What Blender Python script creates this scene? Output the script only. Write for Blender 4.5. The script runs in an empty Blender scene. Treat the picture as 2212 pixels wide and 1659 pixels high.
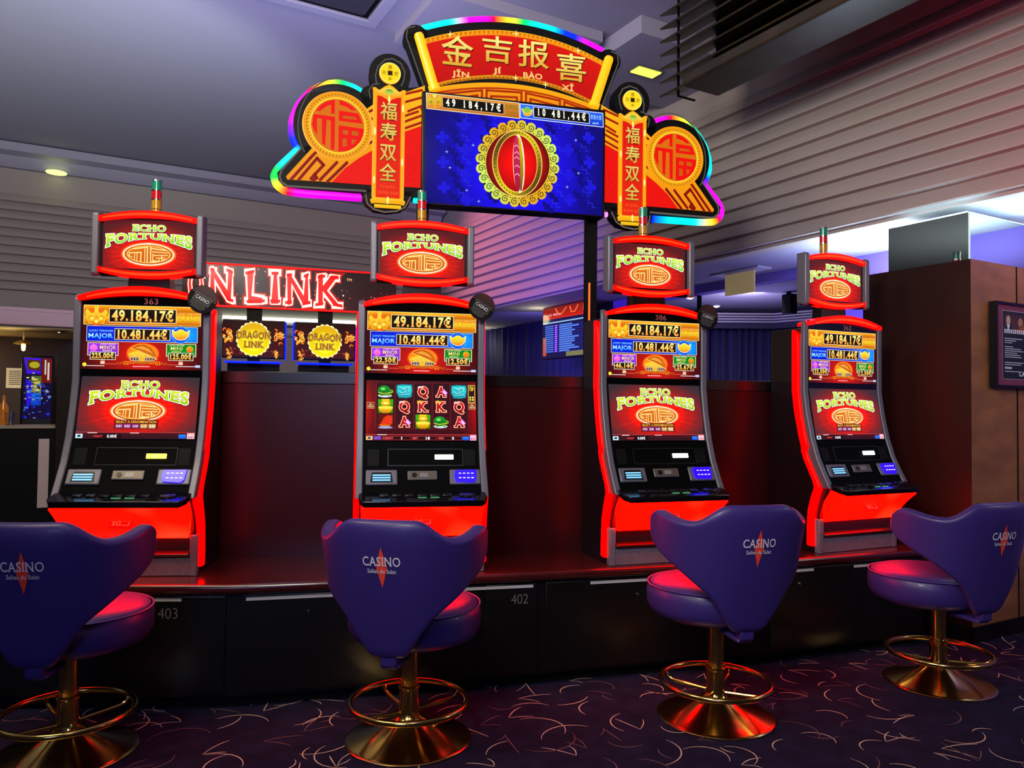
import bpy, bmesh, math, random
from math import sin, cos, pi, radians, sqrt, atan2, hypot
from mathutils import Vector, Matrix
from mathutils.geometry import tessellate_polygon
from mathutils.bvhtree import BVHTree

SC = bpy.context.scene
COL = SC.collection
ROOM = radians(29.53)            # the room's long wall runs this far left of the camera's forward axis
EYE = 1.5


def W(X, Y, z=0.0):
    """A point measured right / ahead of the camera and above the floor, in room axes."""
    return Vector((X * cos(ROOM) + Y * sin(ROOM), -X * sin(ROOM) + Y * cos(ROOM), z))


# ------------------------------------------------------------------ camera
ro, pt = radians(0.618), radians(1.5854)
cam_d = bpy.data.cameras.new('camera')
cam_d.sensor_width = 36.0
cam_d.lens = 1658.0 / 2212.0 * 36.0
cam_d.clip_end = 200
cam = bpy.data.objects.new('camera', cam_d)
COL.objects.link(cam)
R_ = Vector((cos(ro), -sin(ro) * sin(pt), sin(ro) * cos(pt)))
U_ = Vector((-sin(ro), -cos(ro) * sin(pt), cos(ro) * cos(pt)))
F_ = Vector((0, cos(pt), sin(pt)))
rz = Matrix.Rotation(-ROOM, 3, 'Z')
R_, U_, F_ = rz @ R_, rz @ U_, rz @ F_
m = Matrix((R_, U_, -F_)).transposed().to_4x4()
m.translation = Vector((0, 0, EYE))
cam.matrix_world = m
SC.camera = cam

# ------------------------------------------------------------------ world, exposure, lamps
SC.view_settings.view_transform = 'Standard'
SC.view_settings.look = 'None'
SC.view_settings.exposure = 0.0
SC.view_settings.gamma = 1.0
SC.view_settings.use_curve_mapping = False
SC.cycles.use_denoising = True
SC.cycles.max_bounces = 6
SC.cycles.sample_clamp_indirect = 4.0
wd = bpy.data.worlds.new('dim room')
SC.world = wd
wd.use_nodes = True
wd.node_tree.nodes['Background'].inputs[0].default_value = (0.45, 0.42, 0.6, 1)
wd.node_tree.nodes['Background'].inputs[1].default_value = 0.035


def lamp(kind, name, loc, power, color, target=None, size=0.3, size_y=None, spot=None, blend=0.5, spread=None):
    d = bpy.data.lights.new(name, kind)
    d.energy = power
    d.color = color
    if kind == 'AREA':
        d.size = size
        if size_y:
            d.shape = 'RECTANGLE'
            d.size_y = size_y
        if spread:
            d.spread = spread
    else:
        d.shadow_soft_size = size
    if spot:
        d.spot_size = spot
        d.spot_blend = blend
    o = bpy.data.objects.new(name, d)
    o.location = loc
    if target is not None:
        o.rotation_euler = (Vector(target) - Vector(loc)).to_track_quat('-Z', 'Y').to_euler()
    COL.objects.link(o)
    return o


# unseen fill lights added to brighten the stools, carpet, pillar and walls
lamp('AREA', 'stool_fill', W(-1.2, -4.5, 2.3), 75, (0.3, 0.42, 1.0), W(0.3, 4.0, 0.8), 2.0)
lamp('AREA', 'carpet_fill', W(0.8, -0.6, 4.6), 26, (0.7, 0.72, 1.0), W(1.0, 2.6, 0.0), 0.8)
lamp('AREA', 'pillar_fill', (5.9, 0.2, 2.8), 24, (1.0, 0.86, 0.68), (5.0, 3.0, 0.6), 0.8)
lamp('AREA', 'back_wall_fill', W(-2.5, 2.0, 4.4), 185, (1.0, 0.86, 0.58), W(-3.0, 9.0, 3.6), 1.5)
lamp('AREA', 'left_ceiling_fill', (-4.5, 7.5, 2.4), 70, (0.95, 1.0, 0.8), (-4.3, 7.8, 4.75), 1.5)  # added so the mirror column reflects a lit ceiling
lamp('AREA', 'right_wall_fill', (-0.72, 0.75, 3.4), 96, (1.0, 0.93, 0.86), (5.23, 4.6, 3.9), 0.9, spread=radians(120))  # added to lighten the fluted wall
# unseen up-facing fills added to tint the ceiling and give it a streak
lamp('AREA', 'ceiling_fill', (1.2, 5.2, 2.9), 72, (0.56, 0.58, 1.0), (1.0, 6.0, 4.75), 2.0, spread=radians(170))
lamp('SPOT', 'ceiling_streak_spot', (-0.2, 6.2, 2.2), 250, (0.85, 1.0, 0.85), (0.1, 8.1, 4.75), 0.15, spot=radians(75), blend=0.5)  # added spot, its cone edge shapes the bright ceiling streak
# blue and pink stage lamps by the far corner of the ribbed wall
lamp('SPOT', 'violet_lamp', (2.9, 7.6, 2.35), 420, (0.22, 0.1, 1.0), (5.23, 8.6, 3.3), 0.1, spot=radians(88), blend=0.9)
lamp('SPOT', 'pink_lamp', (3.0, 10.6, 4.4), 320, (1.0, 0.25, 0.4), (5.23, 9.6, 3.3), 0.1, spot=radians(90), blend=0.9)
lamp('SPOT', 'red_lamp', (3.9, 1.4, 2.6), 62, (1.0, 0.05, 0.12), (5.23, 2.3, 3.15), 0.15, spot=radians(75), blend=0.9)
lamp('AREA', 'side_room_lamp', (7.2, 6.8, 2.0), 13, (0.45, 0.4, 1.0), (7.0, 6.6, 2.9), 1.0)
lamp('AREA', 'side_wall_lamp', (5.75, 4.3, 1.9), 14, (0.3, 0.22, 1.0), (6.2, 4.3, 2.7), 0.5)
lamp('AREA', 'curtain_lamp', (5.9, 9.6, 2.5), 9, (0.25, 0.2, 1.0), (6.62, 11.2, 1.8), 0.5)
lamp('AREA', 'stage_lamp', (7.0, 6.6, 2.72), 15, (0.75, 0.68, 0.9), (8.0, 8.2, 2.0), 0.4)
lamp('POINT', 'cove_glow_far', (6.35, 12.4, 2.72), 5, (1.0, 0.95, 0.55), size=0.08)
lamp('POINT', 'cove_glow_near', (5.75, 9.4, 2.74), 4, (1.0, 0.93, 0.5), size=0.08)

# ------------------------------------------------------------------ materials
def lin(c):
    return tuple(((v / 255) / 12.92 if v / 255 <= 0.04045 else ((v / 255 + 0.055) / 1.055) ** 2.4) for v in c[:3])


MATS = {}


def mat(name, col=(128, 128, 128), rough=0.5, metal=0.0, emit=None, power=0.0, noise=None, bump=None, coat=0.0, spec=0.5, alpha=1.0, trans=0.0):
    if name in MATS:
        return MATS[name]
    mt = bpy.data.materials.new(name)
    mt.use_nodes = True
    nt = mt.node_tree
    b = nt.nodes['Principled BSDF']
    c = lin(col) + (1,)
    b.inputs['Base Color'].default_value = c
    b.inputs['Roughness'].default_value = rough
    b.inputs['Metallic'].default_value = metal
    b.inputs['Specular IOR Level'].default_value = spec
    b.inputs['Coat Weight'].default_value = coat
    b.inputs['Coat Roughness'].default_value = 0.08
    b.inputs['Alpha'].default_value = alpha
    b.inputs['Transmission Weight'].default_value = trans
    if emit:
        b.inputs['Emission Color'].default_value = lin(emit) + (1,)
        b.inputs['Emission Strength'].default_value = power
    if noise:                      # (scale, amount): mottled base colour
        tc = nt.nodes.new('ShaderNodeTexCoord')
        n = nt.nodes.new('ShaderNodeTexNoise')
        n.inputs['Scale'].default_value = noise[0]
        n.inputs['Detail'].default_value = 5
        mp = nt.nodes.new('ShaderNodeMapping')
        if len(noise) > 2:
            mp.inputs['Scale'].default_value = noise[2]
        nt.links.new(tc.outputs['Object'], mp.inputs['Vector'])
        nt.links.new(mp.outputs['Vector'], n.inputs['Vector'])
        r = nt.nodes.new('ShaderNodeValToRGB')
        r.color_ramp.elements[0].position = 0.3
        r.color_ramp.elements[1].position = 0.7
        r.color_ramp.elements[0].color = tuple(v * (1 - noise[1]) for v in c[:3]) + (1,)
        r.color_ramp.elements[1].color = tuple(min(1, v * (1 + noise[1])) for v in c[:3]) + (1,)
        nt.links.new(n.outputs['Fac'], r.inputs['Fac'])
        nt.links.new(r.outputs['Color'], b.inputs['Base Color'])
    if bump:                       # (scale, strength)
        tc = nt.nodes.new('ShaderNodeTexCoord')
        n = nt.nodes.new('ShaderNodeTexNoise')
        n.inputs['Scale'].default_value = bump[0]
        n.inputs['Detail'].default_value = 3
        bp = nt.nodes.new('ShaderNodeBump')
        bp.inputs['Strength'].default_value = bump[1]
        bp.inputs['Distance'].default_value = 0.01
        nt.links.new(tc.outputs['Object'], n.inputs['Vector'])
        nt.links.new(n.outputs['Fac'], bp.inputs['Height'])
        nt.links.new(bp.outputs['Normal'], b.inputs['Normal'])
    MATS[name] = mt
    return mt


def attr_mat(name, emit=True, power=1.0, rough=0.12, spec=0.3):
    if name in MATS:
        return MATS[name]
    mt = bpy.data.materials.new(name)
    mt.use_nodes = True
    nt = mt.node_tree
    b = nt.nodes['Principled BSDF']
    a = nt.nodes.new('ShaderNodeAttribute')
    a.attribute_name = 'ink'
    b.inputs['Roughness'].default_value = rough
    b.inputs['Specular IOR Level'].default_value = spec
    if emit:
        b.inputs['Base Color'].default_value = (0.004, 0.004, 0.004, 1)
        nt.links.new(a.outputs['Color'], b.inputs['Emission Color'])
        b.inputs['Emission Strength'].default_value = power
    else:
        nt.links.new(a.outputs['Color'], b.inputs['Base Color'])
    MATS[name] = mt
    return mt


SCREEN = attr_mat('screen', True, 1.2, 0.15, 0.12)
SIGNLIT = attr_mat('backlit sign face', True, 1.0, 0.4, 0.04)
NEON = attr_mat('colour changing led tube', True, 1.9, 0.4, 0.1)
PRINT = attr_mat('printed ink', False, rough=0.55)
BLACK = mat('black plastic', (9, 9, 11), 0.32, spec=0.3)
GLOSS = mat('black glass', (4, 4, 5), 0.06, spec=0.6)
MATTEBLK = mat('matt black', (8, 8, 9), 0.6, spec=0.12)
CONSOLE = mat('satin black console', (6, 6, 7), 0.55, spec=0.03)
SILVER = mat('grey metal trim', (100, 98, 110), 0.45, 0.4)
BASEGREY = mat('grey hammered metal', (112, 112, 124), 0.45, 0.4, noise=(60, 0.15))
RED = mat('red led diffuser', (40, 0, 0), 0.3, emit=(255, 0, 0), power=5, spec=0.1)
REDARC = mat('red arch led diffuser', (40, 0, 0), 0.25, emit=(255, 5, 2), power=2.4, spec=0.1)
REDCORE = mat('orange led core', (40, 0, 0), 0.3, emit=(255, 52, 14), power=2.2, spec=0.1)
REDPANEL = mat('red backlit panel', (110, 0, 0), 0.25, emit=(255, 4, 1), power=14)
_nt = REDPANEL.node_tree                       # lamps behind the panel leave warmer patches
_tc, _n, _r = _nt.nodes.new('ShaderNodeTexCoord'), _nt.nodes.new('ShaderNodeTexNoise'), _nt.nodes.new('ShaderNodeValToRGB')
_n.inputs['Scale'].default_value = 3.2
_n.inputs['Detail'].default_value = 0
_r.color_ramp.elements[0].position, _r.color_ramp.elements[1].position = 0.5, 0.75
_r.color_ramp.elements[0].color = (1, 0.0004, 0, 1)
_r.color_ramp.elements[1].color = (1, 0.006, 0.0012, 1)
_nt.links.new(_tc.outputs['Object'], _n.inputs['Vector'])
_nt.links.new(_n.outputs['Fac'], _r.inputs['Fac'])
_nt.links.new(_r.outputs['Color'], _nt.nodes['Principled BSDF'].inputs['Emission Color'])
DARKRED = mat('dark red plastic', (46, 5, 6), 0.3)
CHROME = mat('chrome', (220, 220, 220), 0.12, 1.0)
BRASS = mat('polished brass', (214, 176, 98), 0.17, 1.0)
VINYL = mat('navy vinyl', (56, 40, 112), 0.42, coat=0.1, bump=(220, 0.12))
PLASTER = mat('beige grey plaster', (150, 140, 138), 0.85, bump=(60, 0.25))
CEIL = mat('ceiling plaster', (140, 136, 158), 0.9, bump=(90, 0.2))
PURPLE = mat('violet wall paint', (104, 84, 178), 0.8, bump=(90, 0.1))
DECK = mat('dark red brown laminate', (58, 16, 16), 0.22, noise=(5, 0.25), coat=0.3)
LAMBLK = mat('black laminate', (13, 12, 12), 0.3)
PANEL = mat('dark glossy divider board', (40, 10, 12), 0.3, spec=0.25)
BROWN = mat('brown slate', (146, 90, 48), 0.6, noise=(3.0, 0.3, (1, 1, 3)), bump=(14, 0.5))
CURTAIN = mat('midnight blue velvet', (30, 30, 78), 0.8)
WHITE = mat('white strip', (190, 186, 186), 0.5)
WHITELED = mat('cool white led', (255, 255, 255), 0.4, emit=(190, 238, 255), power=22)
AMBERLCD = mat('amber display', (30, 20, 0), 0.3, emit=(255, 226, 80), power=2.6)
WHITELCD = mat('white display', (30, 30, 30), 0.3, emit=(255, 246, 224), power=2.6)
CYANLCD = mat('pale cyan display', (30, 30, 30), 0.3, emit=(225, 250, 255), power=2.6)
BLUELED = mat('blue glowing bezel', (4, 2, 40), 0.3, emit=(26, 0, 255), power=3)
SLOTLED = mat('blue white slot light', (20, 30, 60), 0.3, emit=(120, 190, 255), power=1.6)

# ------------------------------------------------------------------ mesh helpers
def tag(o, label, cat, group=None):
    o['label'] = label
    o['category'] = cat
    if group:
        o['group'] = group
    return o


def struct(o):
    o['kind'] = 'structure'
    return o


def thing(name, loc, rotz, label, cat, group=None):
    o = bpy.data.objects.new(name, None)
    o.empty_display_size = 0.1
    o.location = loc
    o.rotation_euler = (0, 0, rotz)
    COL.objects.link(o)
    return tag(o, label, cat, group)


class MB:
    def __init__(s):
        s.v, s.f, s.mi, s.c = [], [], [], []
        s.T = None

    def add(s, vs, fs, mi=0, col=(1, 1, 1)):
        b = len(s.v)
        for i, p in enumerate(vs):
            p = Vector(p)
            s.v.append(s.T @ p if s.T is not None else p)
            s.c.append(col[i] if isinstance(col, list) else col)
        for f in fs:
            s.f.append([b + i for i in f])
            s.mi.append(mi)
        return s

    def box(s, x0, x1, y0, y1, z0, z1, mi=0):
        return s.add([(x0, y0, z0), (x1, y0, z0), (x1, y1, z0), (x0, y1, z0), (x0, y0, z1), (x1, y0, z1), (x1, y1, z1), (x0, y1, z1)],
                     [(0, 3, 2, 1), (4, 5, 6, 7), (0, 1, 5, 4), (1, 2, 6, 5), (2, 3, 7, 6), (3, 0, 4, 7)], mi)

    def prism(s, poly, ax, a0, a1, mi=0):
        def P(p, a):
            return {'x': (a, p[0], p[1]), 'y': (p[0], a, p[1]), 'z': (p[0], p[1], a)}[ax]
        n = len(poly)
        vs = [P(p, a0) for p in poly] + [P(p, a1) for p in poly]
        tri = tessellate_polygon([[Vector((p[0], p[1], 0)) for p in poly]])
        fs = [tuple(t) for t in tri] + [tuple(i + n for i in reversed(t)) for t in tri]
        fs += [(i, (i + 1) % n, n + (i + 1) % n, n + i) for i in range(n)]
        return s.add(vs, fs, mi)

    def lathe(s, prof, n=32, c=(0, 0, 0), sx=1, sy=1, mi=0):
        vs, fs = [], []
        for r, z in prof:
            for k in range(n):
                a = 2 * pi * k / n
                vs.append((c[0] + max(r, 1e-4) * cos(a) * sx, c[1] + max(r, 1e-4) * sin(a) * sy, c[2] + z))
        for i in range(len(prof) - 1):
            for k in range(n):
                fs.append((i * n + k, i * n + (k + 1) % n, (i + 1) * n + (k + 1) % n, (i + 1) * n + k))
        if prof[0][0] > 1e-3:
            fs.append(tuple(range(n)))
        if prof[-1][0] > 1e-3:
            fs.append(tuple((len(prof) - 1) * n + k for k in reversed(range(n))))
        return s.add(vs, fs, mi)

    def tube(s, path, r, n=10, closed=False, mi=0, cols=None):
        path = [Vector(p) for p in path]
        m_ = len(path)
        vs, fs, cc = [], [], []
        up = None
        for i, p in enumerate(path):
            a = path[(i - 1) % m_] if (closed or i > 0) else p
            b = path[(i + 1) % m_] if (closed or i < m_ - 1) else p
            t = (b - a).normalized()
            if up is None:
                up = Vector((0, 0, 1)) if abs(t.z) < 0.9 else Vector((1, 0, 0))
            u = (up - t * up.dot(t)).normalized()
            up = u
            w = t.cross(u)
            for k in range(n):
                an = 2 * pi * k / n
                vs.append(p + (u * cos(an) + w * sin(an)) * r)
                cc.append(cols[i] if cols else (1, 1, 1))
        for i in range(m_ if closed else m_ - 1):
            j = (i + 1) % m_
            for k in range(n):
                fs.append((i * n + k, i * n + (k + 1) % n, j * n + (k + 1) % n, j * n + k))
        if not closed:
            fs.append(tuple(reversed(range(n))))
            fs.append(tuple((m_ - 1) * n + k for k in range(n)))
        return s.add(vs, fs, mi, cc)

    def mesh(s, name, mats, smooth=35, ink=False, recalc=True):
        me = bpy.data.meshes.new(name)
        me.from_pydata([tuple(p) for p in s.v], [], s.f)
        for q in (mats if isinstance(mats, (list, tuple)) else [mats]):
            me.materials.append(q)
        me.polygons.foreach_set('material_index', s.mi)
        if recalc:
            b = bmesh.new()
            b.from_mesh(me)
            bmesh.ops.recalc_face_normals(b, faces=b.faces)
            b.to_mesh(me)
            b.free()
        if ink:
            at = me.color_attributes.new('ink', 'FLOAT_COLOR', 'POINT')
            at.data.foreach_set('color', [q for c in s.c for q in (c[0], c[1], c[2], 1.0)])
        if smooth:
            me.shade_smooth()
            me.set_sharp_from_angle(angle=radians(smooth))
        me.update()
        return me

    def build(s, name, mats, parent=None, bevel=0.0, smooth=35, ink=False, seg=2):
        o = bpy.data.objects.new(name, s.mesh(name, mats, smooth, ink))
        COL.objects.link(o)
        o.parent = parent
        if bevel:
            bv = o.modifiers.new('edge', 'BEVEL')
            bv.width = bevel
            bv.segments = seg
            bv.limit_method = 'ANGLE'
            bv.angle_limit = radians(40)
            bv.harden_normals = False
        return o


def dup(root, name=None):
    r = root.copy()
    COL.objects.link(r)
    for ch in root.children:
        c = ch.copy()
        COL.objects.link(c)
        c.parent = r
        for g in ch.children:
            d = g.copy()
            COL.objects.link(d)
            d.parent = c
    return r


# ------------------------------------------------------------------ lettering and screen pictures
_G = {}


def glyphs(txt, off=0.0, serif=False):
    """Flat triangles of a line of built-in lettering: (verts, faces, x0, x1, y0, y1)."""
    k = (txt, round(off, 4), serif)
    if k in _G:
        return _G[k]
    cu = bpy.data.curves.new('lettering', 'FONT')
    cu.body = txt
    cu.size = 1
    cu.resolution_u = 4
    cu.offset = off
    cu.space_character = 1.0 + off * 2.4 + (0.06 if serif else 0)
    ob = bpy.data.objects.new('lettering', cu)
    COL.objects.link(ob)
    dg = bpy.context.evaluated_depsgraph_get()
    me = bpy.data.meshes.new_from_object(ob.evaluated_get(dg))
    vs = [(v.co.x, v.co.y) for v in me.vertices]
    fs = [tuple(p.vertices) for p in me.polygons]
    cjk = any(ord(ch) > 0x2E80 for ch in txt)
    y0, y1 = (-0.09, 0.85) if cjk else (0.0, 0.69)
    if serif:
        cnt = {}
        for f in fs:
            for a, b in zip(f, f[1:] + f[:1]):
                e = (min(a, b), max(a, b))
                cnt[e] = cnt.get(e, 0) + 1
        bars = []
        for (a, b), n in cnt.items():
            if n != 1 or abs(vs[a][1] - vs[b][1]) > 0.004:
                continue
            w_ = abs(vs[a][0] - vs[b][0])
            if w_ < 0.05:
                continue
            y = vs[a][1]
            xl, xr = min(vs[a][0], vs[b][0]), max(vs[a][0], vs[b][0])
            if abs(y + off) < 0.02:
                bars.append((xl - 0.05, xr + 0.05, -off, -off + 0.055 + off))
            elif abs(y - 0.69 - off) < 0.04 and any(ch.isalpha() for ch in txt):
                bars.append((xl - 0.04, xr + 0.04, y - 0.055 - off, y))
        for xl, xr, ya, yb in bars:
            n = len(vs)
            vs += [(xl, ya), (xr, ya), (xr, yb), (xl, yb)]
            fs.append((n, n + 1, n + 2, n + 3))
    x0 = min(v[0] for v in vs)
    x1 = max(v[0] for v in vs)
    bpy.data.objects.remove(ob)
    bpy.data.curves.remove(cu)
    bpy.data.meshes.remove(me)
    _G[k] = (vs, fs, x0, x1, y0, y1)
    return _G[k]


class Canvas:
    """A flat picture of coloured shapes. Picture coordinates run right and down inside BOX; W_, H_ are its size in metres."""

    def __init__(s, box, w, h, step=0.0004):
        s.b, s.w, s.h, s.step = box, w, h, step
        s.v, s.f, s.c = [], [], []

    def _p(s, x, y):
        b = s.b
        return ((x - b[0]) / (b[2] - b[0]) - 0.5) * s.w, (0.5 - (y - b[1]) / (b[3] - b[1])) * s.h

    def raw(s, pts, faces, cols, layer):
        n = len(s.v)
        for i, (x, y) in enumerate(pts):
            u, v = s._p(x, y)
            s.v.append((u, v, layer * s.step))
            s.c.append(cols[i] if isinstance(cols, list) else cols)
        s.f += [tuple(n + i for i in f) for f in faces]

    def poly(s, pts, col, layer, col2=None):
        tri = tessellate_polygon([[Vector((p[0], p[1], 0)) for p in pts]])
        c = lin(col)
        if col2:
            d = lin(col2)
            ya, yb = min(p[1] for p in pts), max(p[1] for p in pts)
            c = [tuple(c[k] + (d[k] - c[k]) * (p[1] - ya) / (yb - ya) for k in range(3)) for p in pts]
        s.raw(pts, [tuple(t) for t in tri], c, layer)

    def rect(s, x0, y0, x1, y1, col, layer, col2=None):
        s.poly([(x0, y0), (x1, y0), (x1, y1), (x0, y1)], col, layer, col2)

    def frame(s, x0, y0, x1, y1, t, col, layer):
        for a in ((x0, y0, x1, y0 + t), (x0, y1 - t, x1, y1), (x0, y0, x0 + t, y1), (x1 - t, y0, x1, y1)):
            s.rect(*a, col, layer)

    def ell(s, cx, cy, rx, ry, col, layer, n=40, a0=0, a1=360, col2=None):
        pts = [(cx + rx * cos(radians(a0 + (a1 - a0) * k / n)), cy + ry * sin(radians(a0 + (a1 - a0) * k / n))) for k in range(n + (a1 - a0 < 360))]
        s.poly(pts, col, layer, col2)

    def ring(s, cx, cy, rx, ry, t, col, layer, n=48, col2=None, ty=None):
        c, d = lin(col), lin(col2 or col)
        ty = ty or t
        pts, cs, fs = [], [], []
        for k in range(n):
            a = 2 * pi * k / n
            pts += [(cx + rx * cos(a), cy + ry * sin(a)), (cx + (rx - t) * cos(a), cy + (ry - ty) * sin(a))]
            cs += [c, d]
            j = (k + 1) % n
            fs.append((2 * k, 2 * j, 2 * j + 1, 2 * k + 1))
        s.raw(pts, fs, cs, layer)

    def line(s, pts, t, col, layer):
        for (xa, ya), (xb, yb) in zip(pts, pts[1:]):
            d = hypot(xb - xa, yb - ya) or 1
            ex, ey = (xb - xa) / d * t * 0.4, (yb - ya) / d * t * 0.4
            nx, ny = -(yb - ya) / d * t / 2, (xb - xa) / d * t / 2
            s.raw([(xa - ex + nx, ya - ey + ny), (xb + ex + nx, yb + ey + ny), (xb + ex - nx, yb + ey - ny), (xa - ex - nx, ya - ey - ny)], [(0, 1, 2, 3)], lin(col), layer)

    def grid(s, x0, y0, x1, y1, nx, ny, fn, layer):
        pts, cs, fs = [], [], []
        for j in range(ny + 1):
            for i in range(nx + 1):
                u, v = i / nx, j / ny
                pts.append((x0 + (x1 - x0) * u, y0 + (y1 - y0) * v))
                cs.append(lin(fn(u, v)))
        for j in range(ny):
            for i in range(nx):
                a = j * (nx + 1) + i
                fs.append((a, a + 1, a + nx + 2, a + nx + 1))
        s.raw(pts, fs, cs, layer)

    def text(s, txt, x0, y0, x1, y1, col, layer, off=0.02, serif=False, outline=None, col2=None, warp=None, fit=True):
        """Letters stretched to fill x0..x1 by cap height y0..y1. outline = (colour, width) drawn one layer below."""
        _, _, gx0, gx1, gy0, gy1 = glyphs(txt, off, serif)
        jobs = []
        if outline:
            for q, (oc, ow) in enumerate(outline if isinstance(outline, list) else [outline]):
                jobs.append((off + ow, oc, None, layer + 0.3 * q))
        jobs.append((off, col, col2, layer + 1))
        sx = (x1 - x0) / (gx1 - gx0)
        for o_, c_, d_, ly in jobs:
            # widened letters keep the spacing of the thin ones
            vs, fs = _spaced(txt, off, o_, serif)
            pts, cs = [], []
            ca, cb = lin(c_), lin(d_ or c_)
            for x, y in vs:
                px = x0 + (x - gx0) * sx
                t = (y - gy0) / (gy1 - gy0)
                py = y1 + (y0 - y1) * t
                if warp:
                    px, py = warp(px, t)
                pts.append((px, py))
                k = min(1, max(0, 1 - t))
                cs.append(tuple(ca[i] + (cb[i] - ca[i]) * k for i in range(3)))
            s.raw(pts, fs, cs, ly)

    def put(s, mb, origin, U, V, N):
        origin, U, V, N = Vector(origin), Vector(U).normalized(), Vector(V).normalized(), Vector(N).normalized()
        mb.add([origin + U * x + V * y + N * z for x, y, z in s.v], s.f, 0, list(s.c))
        return mb

    def build(s, name, m_, parent, origin, U, V, N):
        return s.put(MB(), origin, U, V, N).build(name, m_, parent, smooth=0, ink=True)


def _spaced(txt, off, o_, serif):
    if abs(o_ - off) < 1e-6:
        g = glyphs(txt, off, serif)
        return g[0], g[1]
    k = ('sp', txt, round(off, 4), round(o_, 4), serif)
    if k not in _G:
        cu = bpy.data.curves.new('lettering', 'FONT')
        cu.body = txt
        cu.size = 1
        cu.resolution_u = 3
        cu.offset = o_
        cu.space_character = 1.0 + off * 2.4 + (0.06 if serif else 0)
        ob = bpy.data.objects.new('lettering', cu)
        COL.objects.link(ob)
        dg = bpy.context.evaluated_depsgraph_get()
        me = bpy.data.meshes.new_from_object(ob.evaluated_get(dg))
        vs = [(v.co.x, v.co.y) for v in me.vertices]
        fs = [tuple(p.vertices) for p in me.polygons]
        if serif:
            base = glyphs(txt, off, True)
            ex = o_ - off
            for f in base[1]:
                p = [base[0][i] for i in f]
                if len(p) == 4 and abs(p[0][1] - p[1][1]) < 1e-6 and abs(p[2][1] - p[3][1]) < 1e-6 and abs(p[0][0] - p[3][0]) < 1e-6:
                    n = len(vs)
                    vs += [(p[0][0] - ex, p[0][1] - ex), (p[1][0] + ex, p[1][1] - ex), (p[2][0] + ex, p[2][1] + ex), (p[3][0] - ex, p[3][1] + ex)]
                    fs.append((n, n + 1, n + 2, n + 3))
        bpy.data.objects.remove(ob)
        bpy.data.curves.remove(cu)
        bpy.data.meshes.remove(me)
        _G[k] = (vs, fs)
    return _G[k]

# ================================================================== the setting
random.seed(7)
X_RW, Y_BW, Z_C, Z_L = 5.23, 11.7, 4.75, 2.9

# carpet with its thin drawn curves
fl = MB()
fl.box(-5, 10.2, -3, 13.6, -0.1, 0, 0)


def stroke(pts, w, mi):
    n = len(pts)
    vs, fs = [], []
    for i, p in enumerate(pts):
        a, b = pts[max(0, i - 1)], pts[min(n - 1, i + 1)]
        d = hypot(b[0] - a[0], b[1] - a[1]) or 1
        nx, ny = -(b[1] - a[1]) / d, (b[0] - a[0]) / d
        k = w * (0.25 + 0.75 * sin(pi * (i + 0.5) / n))
        vs += [(p[0] + nx * k, p[1] + ny * k, 0.0012), (p[0] - nx * k, p[1] - ny * k, 0.0012)]
    for i in range(n - 1):
        fs.append((2 * i, 2 * i + 1, 2 * i + 3, 2 * i + 2))
    fl.add(vs, fs, mi)


step = 0.155
for ix in range(-2, 46):
    for iy in range(2, 30):
        px, py = ix * step + random.uniform(-.05, .05), iy * step + random.uniform(-.05, .05)
        if not (-0.9 < px < 6.0 and 0.3 < py < 4.6):
            continue
        if random.random() < .22:
            continue
        a0 = random.uniform(0, 2 * pi)
        kind = random.random()
        mi = 1 if random.random() < 0.62 else 2
        r = random.uniform(.06, .165)
        if kind < 0.62:
            sw = random.uniform(1.0, 2.6)
            pts = [(px + r * cos(a0 + sw * k / 9) * random.choice((1, 1)), py + r * 0.9 * sin(a0 + sw * k / 9)) for k in range(10)]
            stroke(pts, .0028, mi)
        else:
            b = a0 + random.uniform(0.5, 1.1)
            l1, l2 = random.uniform(.07, .14), random.uniform(.10, .20)
            p1 = [(px + l1 * k / 5 * cos(a0) + .012 * sin(pi * k / 5), py + l1 * k / 5 * sin(a0)) for k in range(6)]
            p2 = [(px + l2 * k / 5 * cos(b), py + l2 * k / 5 * sin(b) + .014 * sin(pi * k / 5)) for k in range(6)]
            stroke(p1, .0024, mi)
            stroke(p2, .0028, mi)
struct(fl.build('floor', [mat('dark violet carpet', (34, 29, 54), 0.95, noise=(9, 0.3), bump=(420, 0.5), spec=0.1),
                          mat('pale carpet thread', (214, 190, 166), 0.9, spec=0.1), mat('rose carpet thread', (120, 88, 90), 0.9, spec=0.1)], smooth=0))


def ribs(base, sgn, z0, z1, n):
    """Profile of the fluted plaster: (depth coordinate, z) from top to bottom."""
    p, h = [], (z1 - z0) / n
    for k in range(n):
        zt = z1 - k * h
        for d, f in ((0, 0), (.012, .12), (.032, .35), (.047, .6), (.054, .8), (.05, .9), (.012, .93), (0, .97)):
            p.append((base + sgn * d, zt - f * h))
    return p


prof = [(Y_BW + .2, Z_C), (Y_BW, Z_C)] + ribs(Y_BW, -1, Z_L, 4.15, 11) + [(Y_BW, Z_L), (Y_BW, 0), (Y_BW + .2, 0)]
struct(MB().prism(prof, 'x', -13, X_RW + .1).build('wall_back', PLASTER, smooth=25))
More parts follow.
